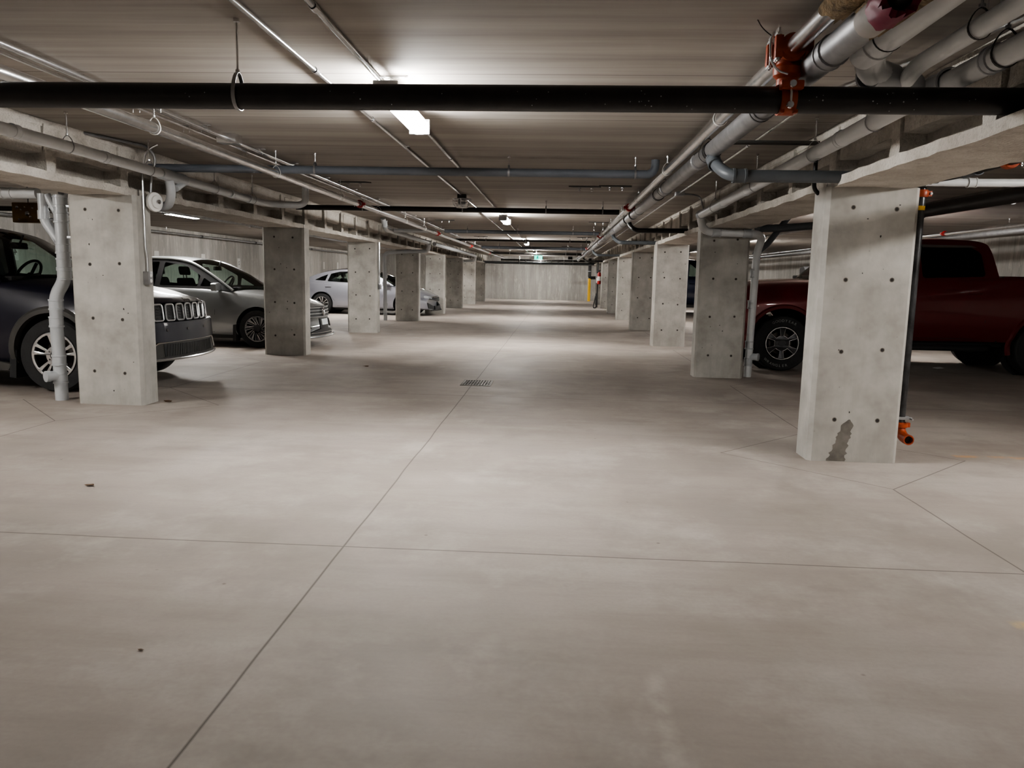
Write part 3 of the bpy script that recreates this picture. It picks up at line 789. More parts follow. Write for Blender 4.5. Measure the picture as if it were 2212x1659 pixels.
# left-hand pipes
LXP, LZP = -2.628, 2.15
lm = pipe('sprinkler_main', 'shiny steel sprinkler main along the left side of the aisle', [(LXP-.03, 1.6, LZP), (LXP, 5, LZP), (LXP-.01, 10, LZP), (-2.68, 18, LZP), (-2.80, 40.6, LZP)], .0355, M['galv'], 0, seg=20)
for y, x in ((10.2, -2.628), (17.1, -2.672), (24., -2.71), (31, -2.75)): grooved(lm, (x, y, LZP), (0, 1, 0), .037, M['red'])
for i, y in enumerate((5.0, 7.17, 9.3, 11.3, 13.4, 15.4, 17.8, 20.2, 22.8, 25.6, 29)):
    x = LXP-.008*(max(0, y-10))
    hanger((x, y, LZP), .037, 'y', f'{ORD[i]} white loop hanger from the camera on the left sprinkler main', 'loop hangers on the left sprinkler main', 'white')
lc = pipe('ceiling_conduit', 'steel conduit with strut clamps on the ceiling above the left sprinkler main', [(-2.72, 1.6, 2.312), (-2.71, 6.35, 2.312), (-2.70, 12, 2.312), (-2.93, 40.6, 2.312)], .019, M['galv'], 0, 'conduit', 'ceiling conduits')
lc2 = pipe('ceiling_conduit', 'second thin conduit on the ceiling, left of the strut-clamped conduit', [(-2.86, 1.6, 2.325), (-2.86, 8.2, 2.325), (-2.82, 14, 2.325), (-3.0, 40.6, 2.325)], .0115, M['galv'], 0, 'conduit', 'ceiling conduits', 10)
bm = bmesh.new(); box(bm, (-2.79, 6.28, 2.275), (-2.63, 6.42, CEIL-.001), .006); jb = obj('junction_box', bm, M['galv'], lc)
for y in (5.2, 5.9, 7., 7.9, 9., 10.2, 11.5, 13, 14.6, 16.4, 18.5, 21):
    bm = bmesh.new(); x = -2.71-.008*max(0, y-12); box(bm, (x-.19, y-.012, 2.333), (x+.05, y+.012, CEIL-.001), .001)
    for q in (-.025, .025, -.12, -.165): tube(bm, [(x+q, y, 2.285), (x+q, y, CEIL-.002)], .004, 6)
    obj('strut_clamp', bm, M['galv'], lc)
GLX = -3.535
lg_ = pipe('grey_drain_pipe', 'light grey plastic drain pipe along the left beam above the navy SUV', [(GLX, 1.6, 2.13), (GLX, 5.5, 2.105), (-3.56, 9.1, 2.06), (-3.50, 9.35, 2.06), (-3.2, 9.5, 2.06), (-3.12, 9.5, 2.10), (-3.12, 9.5, CEIL-.002)], .0415, M['pvc_light'], .12, seg=20)
for y in (4.95, 5.95, 8.3, 8.8): sleeve(lg_, (GLX-.003*(y-5), y, 2.105-.0125*(y-5.5)), (0, 1, -.012), .0445, .06, M['pvc_light'])
tr = bmesh.new(); tube(tr, [(GLX-.01, 6.95, 2.085), (GLX-.02, 7.0, 2.02), (GLX-.02, 7.02, 1.93), (GLX-.10, 7.12, 1.83), (GLX-.3, 7.2, 1.83)], .04, 18, True, .07)
tube(tr, [(GLX-.008, 6.80, 2.09), (GLX-.012, 7.25, 2.083)], .052, 18)
tube(tr, [(GLX-.01, 7.3, 2.083), (GLX-.02, 7.1, 1.99)], .032, 16)
obj('trap', tr, M['pvc'], lg_)
for i, (y) in enumerate((5.5, 6.62, 7.9, 8.9)): hanger((GLX-.003*(y-5), y, 2.105-.0125*(y-5.5)), .043, 'y', f'{ORD[i]} loop hanger from the camera on the left grey drain', 'loop hangers on the left grey drain', 'galv_dull')
lg3 = pipe('grey_drain_pipe', 'grey plastic drain pipe under the left beam between third and fifth columns', [(-3.5, 15.4, 2.34), (-3.5, 15.6, 2.14), (-3.45, 16.2, 2.12), (-3.3, 19.8, 2.05), (-3.42, 20.3, 1.86), (-4.2, 20.4, 1.83), (-4.62, 20.5, 1.80), (-4.62, 20.6, 0)], .05, M['pvc'], .15)
for p, d in (((-3.49, 15.5, 2.24), (0, .3, -1)), ((-3.3, 19.7, 2.05), (0, 1, 0)), ((-4.62, 20.6, 1.2), (0, 0, 1)), ((-4.62, 20.6, .4), (0, 0, 1))): sleeve(lg3, p, d, .058, .12, M['pvc'])
pipe('grey_drain_pipe', 'grey plastic drain pipe under the left beam beyond the fifth column', [(-3.3, 20.6, 2.06), (-3.2, 30, 2.0), (-3.3, 30.6, 1.84), (-4.0, 30.8, 1.8)], .055, M['pvc'], .15)
pipe('cross_drain', 'short grey pipe leaving the left drain toward the left sprinkler main', [(-3.42, 16., 2.14), (-2.72, 16.3, 2.15)], .036, M['pvc'], 0)
# right-hand branch offsets into the columns (same detail repeated down the aisle)
for i, (y, mm, lab) in enumerate(((10.6, 'black', 'black offset branch from the fat main to the right beam near the second right column'), (15.2, 'pvc_dark', 'dark grey offset branch from the fat main over the third right column'), (23.8, 'pvc_dark', 'dark offset branch from the fat main over the fifth right column'), (32.6, 'black', 'black offset branch from the fat main over the seventh right column'))):
    o = pipe('offset_branch_pipe', lab, [(R2X, y+.25, 2.12), (R2X+.01, y+.12, 2.03), (1.16, y-.1, 1.935), (2.45, y-.1, 1.945)] if i else [(R2X, 12.05, 2.12), (R2X+.02, 11.9, 2.04), (1.13, 11.75, 1.965), (2.0, 11.75, 1.97)], .036, M[mm], .08, group='offset branches on the right')

# waste stack beside the nearest left column
st = pipe('waste_stack', 'grey plastic vertical waste stack with an offset beside the nearest left column', [(-4.57, 6.95, 1.90), (-4.57, 6.95, 1.13), (-4.665, 6.95, .985), (-4.675, 6.95, .7), (-4.665, 6.95, 0)], .057, M['pvc'], .07, seg=24)
for z, x in ((1.84, -4.57), (1.70, -4.57), (1.42, -4.57), (1.28, -4.57), (1.18, -4.57), (.90, -4.668), (.74, -4.675), (.38, -4.67), (.21, -4.668)): sleeve(st, (x, 6.95, z), (0, 0, 1), .0625, .10, M['pvc'])
bm = bmesh.new(); tube(bm, [(-4.665, 6.95, .235), (-4.72, 6.86, .235)], .047, 18); tube(bm, [(-4.715, 6.868, .235), (-4.735, 6.835, .235)], .052, 18); obj('cleanout', bm, M['pvc'], st)
bm = bmesh.new(); tube(bm, [(-4.735, 6.95, 1.91), (-4.735, 6.95, 1.68), (-4.60, 6.95, 1.48)], .043, 20, True, .06)
tube(bm, [(-4.735, 6.95, 1.76), (-4.735, 6.95, 1.68)], .049, 20); tube(bm, [(-4.70, 6.96, 1.9), (-4.60, 6.96, 1.72)], .035, 16); obj('wye_branch', bm, M['pvc'], st)
for q in ((-4.50, 1.80), (-4.49, 1.52)):
    bm = bmesh.new(); box(bm, (q[0]-.05, 6.93, q[1]-.012), (q[0]+.09, 6.96, q[1]+.012), .003); obj('bracket', bm, M['galv_dull'], st)
hp = pipe('grey_cross_pipe', 'light grey horizontal drain under the left beam at the left edge', [(-9.5, 7.3, 1.93), (-4.95, 7.2, 1.935)], .05, M['pvc_light'], 0)
sleeve(hp, (-5.25, 7.207, 1.935), (1, 0, 0), .053, .1, M['pvc_light']); sleeve(hp, (-5.6, 7.214, 1.935), (1, 0, 0), .053, .03, M['pvc'])
pipe('black_cross_pipe', 'black pipe under the ceiling behind the grey drain at the left edge', [(-9.5, 9.2, 1.935), (-6.1, 9.05, 1.93)], .03, M['black'], 0)
pipe('jacketed_pipe', 'dark pipe with a pale collar tucked under the left beam at left edge', [(-9., 6.75, 2.06), (-5.25, 6.72, 2.05), (-4.75, 6.72, 2.05)], .06, M['trim'], 0)
bx = empty('bronze_box', (-6.3, 8.98, 1.77), label='dark bronze box hanging above the navy SUV roof', cat='box')
bm = bmesh.new(); box(bm, (-.165, -.06, -.01), (.165, .06, .225), .012); obj('case', bm, M['bronze'], bx)
for q in ((-.1, .17, .018), (-.05, .14, .01), (.02, .10, .03), (.06, .06, .014), (-.08, .03, .012), (.09, .16, .012), (.0, .17, .008)):
    bm = bmesh.new(); lathe(bm, [(0, .014), (q[2]*.6, .012), (q[2], 0)], (q[0], -.06, q[1]), (0, -1, .2), 10); obj('rivet', bm, M['galv'], bx)
bm = bmesh.new(); tube(bm, [(0, 0, .2), (0, 0, .579)], .008, 8); obj('rod', bm, M['galv_dull'], bx)

# ------------------------------------------------------------------ ceiling conduits, lights, detector
def cconduit(x, lab, sk):
    c = pipe('ceiling_conduit', lab, [(x, 1.4, 2.333), (x, 41, 2.333)], .0135, M['galv'], 0, 'conduit', 'ceiling conduits', 12)
    for y in sk: sleeve(c, (x, y, 2.333), (0, 1, 0), .0185, .05, M['galv'], 'connector', False, 10)
    for y in [3.0+1.9*i for i in range(18)]:
        bm = bmesh.new(); box(bm, (x-.035, y-.008, 2.342), (x+.035, y+.008, CEIL-.001)); obj('strap', bm, M['galv'], c)
    return c
cconduit(-1.345, 'left of the two ceiling conduits above the aisle, with the caged detector', (4.3, 5.6, 9.2, 12.4, 15.5, 18.6))
cconduit(-1.035, 'right of the two ceiling conduits above the aisle, beside the strip lights', (3.3, 6.0, 7.4, 10.5, 13.2, 16.5))

def strip_light(p, label, group, lens):
    root = empty('strip_light', p, label=label, cat='light', group=group)
    bm = bmesh.new(); box(bm, (-.04, -.52, .075), (.04, .52, .10), .004); obj('housing', bm, M['white'], root)
    bm = bmesh.new(); poly = [(-.055, .075), (-.062, .045), (-.05, .012), (-.025, 0), (.025, 0), (.05, .012), (.062, .045), (.055, .075)]
    prism(bm, poly, lambda u, v, q: (u, -.51+q, v), 1.02); obj('lens', bm, lens, root)
    for s in (-1, 1):
        bm = bmesh.new(); box(bm, (-.07, s*.52-.012, .0), (.07, s*.52+.012, .1), .006); obj('end_cap', bm, M['galv_dull'], root)
    for s in (-.38, .38):
        bm = bmesh.new(); tube(bm, [(0, s, .09), (0, s, CEIL-p[2])], .006, 8); box(bm, (-.09, s-.012, CEIL-p[2]-.012), (.09, s+.012, CEIL-p[2]-.001), .001); obj('mount', bm, M['galv'], root)
    return root
proto = None
def place_light(x, y, lab, grp, lens='lens', z=2.19):
    global proto
    strip_light((x, y, z), lab, grp, M[lens])
for i, y in enumerate((4.84, 13.9, 23.1, 32.0, 40.8)):
    place_light(-.965, y, f'{ORD[i]} ceiling strip light down the middle of the aisle from the camera', 'aisle strip lights', 'lens' if i == 0 else 'lens_far')
for i, y in enumerate((-5.2, 4.4, 12.75, 21.9, 31., 39)):
    place_light(-6.3, y, f'{ORD[i]} strip light over the left parking bays counted from the camera end', 'left bay strip lights', 'lens_far', 2.12 if i < 3 else 2.2)
for i, y in enumerate((-5.2, 3.9, 12.9, 21.9, 31., 39)):
    place_light(4.6 if i == 1 else 5.0, y, f'{ORD[i]} strip light over the right parking bays counted from the camera end', 'right bay strip lights', 'lens_far')

det = empty('caged_detector', (-1.345, 10.75, 2.17), label='small detector inside a wire cage hanging from the left ceiling conduit', cat='detector')
bm = bmesh.new(); box(bm, (-.06, -.05, .115), (.06, .05, .1785), .006); obj('back_box', bm, M['trim'], det)
bm = bmesh.new(); lathe(bm, [(0, .03), (.045, .035), (.055, .07), (.055, .11), (.13, .112), (.13, .118), (0, .118)], (0, 0, 0), (0, 0, 1), 20); obj('sensor', bm, M['galv_dull'], det)
bm = bmesh.new()
for a in range(4):
    c_, s_ = cos(a*pi/4), sin(a*pi/4)
    tube(bm, [(-.13*c_, -.13*s_, .115), (-.12*c_, -.12*s_, .04), (-.07*c_, -.07*s_, .0), (.07*c_, .07*s_, .0), (.12*c_, .12*s_, .04), (.13*c_, .13*s_, .115)], .0042, 6, True, .03)
for rr, zz in ((.128, .08), (.118, .035), (.075, .002)): tube(bm, [(rr*cos(2*pi*k/24), rr*sin(2*pi*k/24), zz) for k in range(24)], .0036, 6, closed=True)
obj('wire_cage', bm, M['galv'], det)

# recessed lifting anchors with bolts
def anchor(x, y, rz, label):
    root = empty('ceiling_anchor', (x, y, CEIL-.001), rz, label, 'bracket', 'ceiling anchors')
    bm = bmesh.new(); prism(bm, [(-.20, -.03), (-.14, .03), (.19, .03), (.19, -.03)], lambda u, v, q: (u, v, -q), .012); obj('plate', bm, M['trim'], root)
    for s in (-.07, .08):
        bm = bmesh.new(); tube(bm, [(s, 0, -.01), (s, 0, -.06)], .007, 8); lathe(bm, [(0, 0), (.022, 0), (.022, .012), (0, .012)], (s, 0, -.03), (0, 0, 1), 6); lathe(bm, [(0, 0), (.014, 0), (.014, .01), (0, .01)], (s, 0, -.055), (0, 0, 1), 6)
        obj('bolt', bm, M['galv'], root)
for x, y, rz, lab in ((.30, 9.6, 0, 'left steel anchor plate of the pair on the ceiling at mid right'), (.66, 9.5, 0, 'right steel anchor plate of the pair on the ceiling at mid right'),
        (-2.5, 9.46, pi, 'dark steel anchor plate on the ceiling beside the left sprinkler main'), (.78, 15.6, 0, 'ceiling anchor plate right of the second aisle light'),
        (-2.3, 15.7, 0, 'ceiling anchor plate left of the second aisle light'), (.7, 21.5, 0, 'ceiling anchor plate right of the third aisle light'), (-2.2, 22., 0, 'ceiling anchor plate left of the third aisle light'), (.3, 28, 0, 'ceiling anchor plate near the fourth aisle light')):
    anchor(x, y, rz, lab)

# exit sign
ex = empty('exit_sign', (-.95, 37., 2.055), label='green lit exit sign with running figure hanging before the back wall', cat='exit sign')
bm = bmesh.new(); box(bm, (-.19, -.02, 0), (.19, .02, .21), .006); obj('panel', bm, M['exit'], ex)
bm = bmesh.new(); box(bm, (-.008, -.012, .2), (.008, .012, .289)); obj('stem', bm, M['galv'], ex)
bm = bmesh.new(); f = lambda u, v, q: (u, -.0215-q, v)
prism(bm, [(.02, .02), (.02, .19), (.14, .19), (.14, .02), (.115, .02), (.115, .165), (.045, .165), (.045, .02)], f, .002); obj('door_symbol', bm, M['exit_white'], ex)
bm = bmesh.new(); lathe(bm, [(0, .003), (.018, .003), (.018, 0)], (-.03, -.0215, .165), (0, -1, 0), 12)
prism(bm, [(-.045, .14), (-.02, .145), (-.03, .09), (.0, .05), (.005, .02), (-.015, .02), (-.02, .045), (-.045, .075), (-.065, .05), (-.1, .045), (-.1, .06), (-.072, .067), (-.055, .09)], f, .003)
prism(bm, [(-.045, .14), (-.085, .12), (-.095, .095), (-.08, .09), (-.07, .11), (-.045, .118)], f, .003); prism(bm, [(-.022, .138), (.0, .11), (.03, .118), (.03, .105), (-.005, .095), (-.03, .12)], f, .003)
obj('running_figure', bm, M['exit_dark'], ex)

# ------------------------------------------------------------------ wall items
bell = empty('alarm_horn', (-3.72, 7.0, 1.855), label='round white alarm horn on the nearest left column', cat='alarm')
bm = bmesh.new(); lathe(bm, [(0, 0), (.086, 0), (.09, .012), (.086, .03), (.06, .036), (.056, .05), (.03, .056), (0, .056)], (0, 0, 0), (.95, -.3, 0), 28); obj('body', bm, M['white'], bell)
bm = bmesh.new(); lathe(bm, [(0, 0), (.024, 0), (.02, .022), (0, .03)], (.052, -.017, 0), (.95, -.3, 0), 16); obj('strobe', bm, M['chrome'], bell)
bm = bmesh.new(); box(bm, (-.05, -.035, -.04), (.0, .035, .04), .004); obj('back_box', bm, M['white'], bell)
sw = empty('switch_box', (-3.745, 6.9, 1.165), label='grey electrical box with conduit on the nearest left column', cat='electrical box')
bm = bmesh.new(); box(bm, (-.026, -.04, -.06), (.028, .04, .06), .006); obj('case', bm, M['galv_dull'], sw)
for z in (-.025, .025):
    bm = bmesh.new(); lathe(bm, [(0, .004), (.015, .004), (.017, 0)], (.028, 0, z), (1, 0, 0), 14); obj('outlet', bm, M['white'], sw)
bm = bmesh.new(); tube(bm, [(0, 0, .06), (0, 0, .2), (-.008, -.01, .28), (-.008, -.01, .95), (.0, -.01, 1.0), (.03, -.02, 1.08), (.05, -.03, 1.12), (.10, -.02, 1.16), (.14, .0, 1.185)], .0105, 10, True, .05); obj('conduit', bm, M['galv'], sw)
pipe('alarm_conduit', 'curved pale conduit rising from the alarm horn to the ceiling', [(-3.73, 6.98, 1.93), (-3.72, 6.98, 2.05), (-3.66, 6.97, 2.25), (-3.70, 6.9, 2.335), (-4.0, 6.0, 2.338)], .0125, M['galv_dull'], .09, 'conduit', seg=10)
cs = empty('column_conduit', (-3.72, 16.2, 0), label='pair of thin conduits on the side of the third left column', cat='conduit')
for dy, zz in ((0, .98), (.06, 1.05)):
    bm = bmesh.new(); tube(bm, [(-.05, dy, 1.9), (-.05, dy, zz)], .014, 10); obj('tube', bm, M['galv'], cs)
bm = bmesh.new(); box(bm, (-.06, -.03, .92), (-.02, .1, 1.03), .005); obj('box', bm, M['galv_dull'], cs)

def stall_sign(y, z, txt, label):
    root = empty('stall_number_sign', (XL+.002, y, z), label=label, cat='sign', group='stall number signs on the left wall')
    bm = bmesh.new(); prism(bm, rounded([(-.12, -.16), (.12, -.16), (.12, .16), (-.12, .16)], .02), lambda u, v, q: (q, u, v), .004); obj('plate', bm, M['white'], root)
    if txt:
        bm = text_bm(txt, .17); xform(bm, lambda c: (.0055+c.z, -c.x, c.y)); obj('number', bm, M['ink'], root, .3)
    return root
stall_sign(14.6, 1.52, '44', 'white stall sign numbered 44 seen through the navy SUV windscreen')
stall_sign(20.0, 1.56, '', 'white stall sign just above the rear of the grey sedan roof')
stall_sign(22.7, 1.56, '', 'white stall sign just above the front of the grey sedan roof')
stall_sign(25.3, 1.49, '2', 'white stall sign above the grey sedan windscreen')
stall_sign(34.7, 1.56, '', 'white stall sign above the silver sedan trunk')
stall_sign(36.9, 1.58, '', 'white stall sign above the silver sedan rear window')

# far corner: yellow bollard, black riser, extinguisher, hose
bo = empty('yellow_riser_guard', (1.70, 42., 0), label='yellow riser guard post against the back wall', cat='post')
bm = bmesh.new(); tube(bm, [(0, 0, 0), (0, 0, 1.22)], .075, 18); obj('post', bm, M['yellow'], bo)
bm = bmesh.new(); tube(bm, [(0, 0, 1.22), (0, 0, 1.24)], .08, 18); obj('collar', bm, M['trim'], bo)
rp = pipe('black_riser', 'black pipe riser with an elbow above the yellow post', [(1.70, 42., 2.3), (1.70, 42., 1.32), (1.76, 42., 1.26), (2.3, 42., 1.26)], .085, M['black'], .12)
sleeve(rp, (1.70, 42., 1.6), (0, 0, 1), .09, .03, M['galv_dull'], 'band', False)
vp = pipe('black_standpipe', 'slim black standpipe beside the red extinguisher', [(1.70, 33.3, 1.93), (1.70, 33.3, .0)], .03, M['black'], 0)
fx = empty('fire_extinguisher', (1.715, 32.42, 1.0), label='red fire extinguisher with white label on the seventh right column', cat='fire extinguisher')
bm = bmesh.new(); lathe(bm, [(0, 0), (.06, 0), (.075, .02), (.075, .42), (.06, .47), (.02, .49), (.02, .52), (0, .52)], (0, 0, 0), (0, 0, 1), 22); obj('cylinder', bm, M['red'], fx)
bm = bmesh.new(); lathe(bm, [(.0755, .14), (.0762, .14), (.0762, .32), (.0755, .32)], (0, 0, 0), (0, 0, 1), 22, closed=True); obj('label_wrap', bm, M['white'], fx)
bm = bmesh.new(); box(bm, (-.02, -.02, .51), (.02, .02, .57), .004); box(bm, (-.06, -.01, .56), (.07, .01, .58), .003); tube(bm, [(-.02, 0, .54), (-.09, 0, .5), (-.1, 0, .25)], .012, 8, True, .05); obj('valve', bm, M['plastic_black'], fx)
bm = bmesh.new(); box(bm, (1.63, 33.26, 1.05), (1.69, 33.28, 1.45), .004); tag(obj('white_notice', bm, M['white']), 'narrow white notice plate beside the extinguisher', 'sign')
hs = pipe('coiled_hose', 'black hose hanging down to the floor beside the standpipe', [(1.62, 32.35, .62), (1.56, 32.3, .35), (1.50, 32.25, .08), (1.52, 32.2, .022), (1.6, 32.18, .022), (1.62, 32.2, .1), (1.60, 32.25, .4), (1.64, 32.33, .6)], .02, M['rubber'], .06, 'hose')

# sprinkler pipes beyond the beams
o = pipe('bay_sprinkler_pipe', 'dark steel pipe under the ceiling over the left bays', [(-5.9, 9., 2.12), (-5.85, 41, 2.12)], .04, M['galv_dull'], 0, group='bay sprinkler pipes')
o = pipe('bay_sprinkler_pipe', 'thin pipe running high along the left wall', [(-10.3, 4., 2.2), (-10.3, 42, 2.2)], .03, M['galv_dull'], 0, group='bay sprinkler pipes')
for y in (18, 22, 26, 32): sleeve(o, (-10.3, y, 2.2), (0, 1, 0), .036, .1, M['black'])
o = pipe('bay_sprinkler_pipe', 'steel pipe with red couplings over the right bays', [(7.3, 4., 2.22), (7.3, 42, 2.22)], .036, M['galv'], 0, group='bay sprinkler pipes')
for y in (12.5, 15.3, 29): grooved(o, (7.3, y, 2.22), (0, 1, 0), .038, M['red'])
o = pipe('bay_sprinkler_pipe', 'lower steel pipe beside the red-coupled pipe over the right bays', [(7.0, 4., 2.1), (7.0, 42, 2.1)], .045, M['galv_dull'], 0, group='bay sprinkler pipes')
for y in (27.6, 29.4): grooved(o, (7.0, y, 2.1), (0, 1, 0), .055, M['red'])
o = pipe('bay_sprinkler_pipe', 'thin steel pipe over the right bays nearest the right beam', [(4.4, 6., 2.2), (4.4, 42, 2.2)], .03, M['galv_dull'], 0, group='bay sprinkler pipes')
grooved(o, (4.4, 17.4, 2.2), (0, 1, 0), .033, M['red'])
for i, (x, y, z, r, lab) in enumerate(((7.3, 13.2, 2.22, .037, 'hanger on the red-coupled pipe above the red pickup roof'), (7.3, 16.5, 2.22, .037, 'hanger on the red-coupled pipe beyond the red pickup'), (-10.3, 20., 2.2, .031, 'hanger on the left wall pipe above the grey sedan'), (-5.9, 12.2, 2.12, .041, 'hanger on the dark left bay pipe by the strip light'), (-5.88, 14.6, 2.12, .041, 'hanger on the dark left bay pipe past the strip light'))):
    hanger((x, y, z), r, 'y', lab, 'bay pipe hangers')

# ------------------------------------------------------------------ floor items
gr = empty('floor_drain', (-.91, 8.9, .0005), label='square cast iron drain grate in the middle of the aisle floor', cat='drain')
bm = bmesh.new(); box(bm, (-.155, -.21, 0), (.155, .21, .002)); obj('pit', bm, M['grate_dark'], gr)
bm = bmesh.new()
for a, b in (((-.175, -.23), (.175, -.20)), ((-.175, .20), (.175, .23)), ((-.175, -.2), (-.145, .2)), ((.145, -.2), (.175, .2))): box(bm, (*a, 0), (*b, .005), .001)
for k in range(9): box(bm, (-.145+.29*(k+.5)/9-.008, -.2, 0), (-.145+.29*(k+.5)/9+.008, .2, .0045))
for y in (-.07, .07): box(bm, (-.145, y-.01, 0), (.145, y+.01, .0045))
obj('grate', bm, M['iron'], gr)
def scrap(name, x, y, s, m, label, cat, seed):
    rnd = random.Random(seed); bm = bmesh.new()
    n = 9; c = bm.verts.new((0, 0, s*.35)); ring = [bm.verts.new((s*rnd.uniform(.6, 1.4)*cos(2*pi*k/n), s*rnd.uniform(.3, .7)*sin(2*pi*k/n), s*rnd.uniform(0, .3)+.001)) for k in range(n)]
    for k in range(n): bm.faces.new((c, ring[k], ring[(k+1) % n]))
    return tag(obj(name, bm, m, loc=(x, y, .0005)), label, cat)
scrap('dry_leaf', -3.66, 7.02, .045, M['leaf'], 'small dry leaf on the floor by the nearest left column', 'leaf', 1)
scrap('paper_scrap', 5.79, 11.89, .09, M['paper'], 'white paper scrap on the floor under the red pickup', 'paper', 2)
scrap('dirt_clod', -1.34, 2.32, .011, M['leaf'], 'tiny dark pebble on the near floor at left', 'pebble', 3)
scrap('dirt_clod', -2.66, 4.17, .03, M['leaf'], 'flat brown dirt clod on the floor at far left', 'pebble', 4)
scrap('dirt_clod', -2.56, 10.2, .04, M['leaf'], 'dark pebble on the floor left of the drain grate', 'pebble', 5)
# ------------------------------------------------------------------ vehicles
def pchip(xs, ys, x):
    n = len(xs)
    if x <= xs[0]: return ys[0]
    if x >= xs[-1]: return ys[-1]
    d = [(ys[i+1]-ys[i])/(xs[i+1]-xs[i]) for i in range(n-1)]
    def slope(i):
        if i == 0: return d[0]
        if i == n-1: return d[-1]
        if d[i-1]*d[i] <= 0: return 0
        return 2*d[i-1]*d[i]/(d[i-1]+d[i])
    i = max(k for k in range(n-1) if xs[k] <= x)
    h = xs[i+1]-xs[i]; t = (x-xs[i])/h
    return ((2*t**3-3*t*t+1)*ys[i] + (t**3-2*t*t+t)*h*slope(i) + (-2*t**3+3*t*t)*ys[i+1] + (t**3-t*t)*h*slope(i+1))

def catmull(pts, n=8):
    out = []
    for i in range(len(pts)-1):
        p0 = pts[max(i-1, 0)]; p1, p2 = pts[i], pts[i+1]; p3 = pts[min(i+2, len(pts)-1)]
        for k in range(n):
            t = k/n
            out.append(tuple(.5*(2*p1[j]+(-p0[j]+p2[j])*t+(2*p0[j]-5*p1[j]+4*p2[j]-p3[j])*t*t+(-p0[j]+3*p1[j]-3*p2[j]+p3[j])*t**3) for j in range(2)))
    out.append(pts[-1]); return out

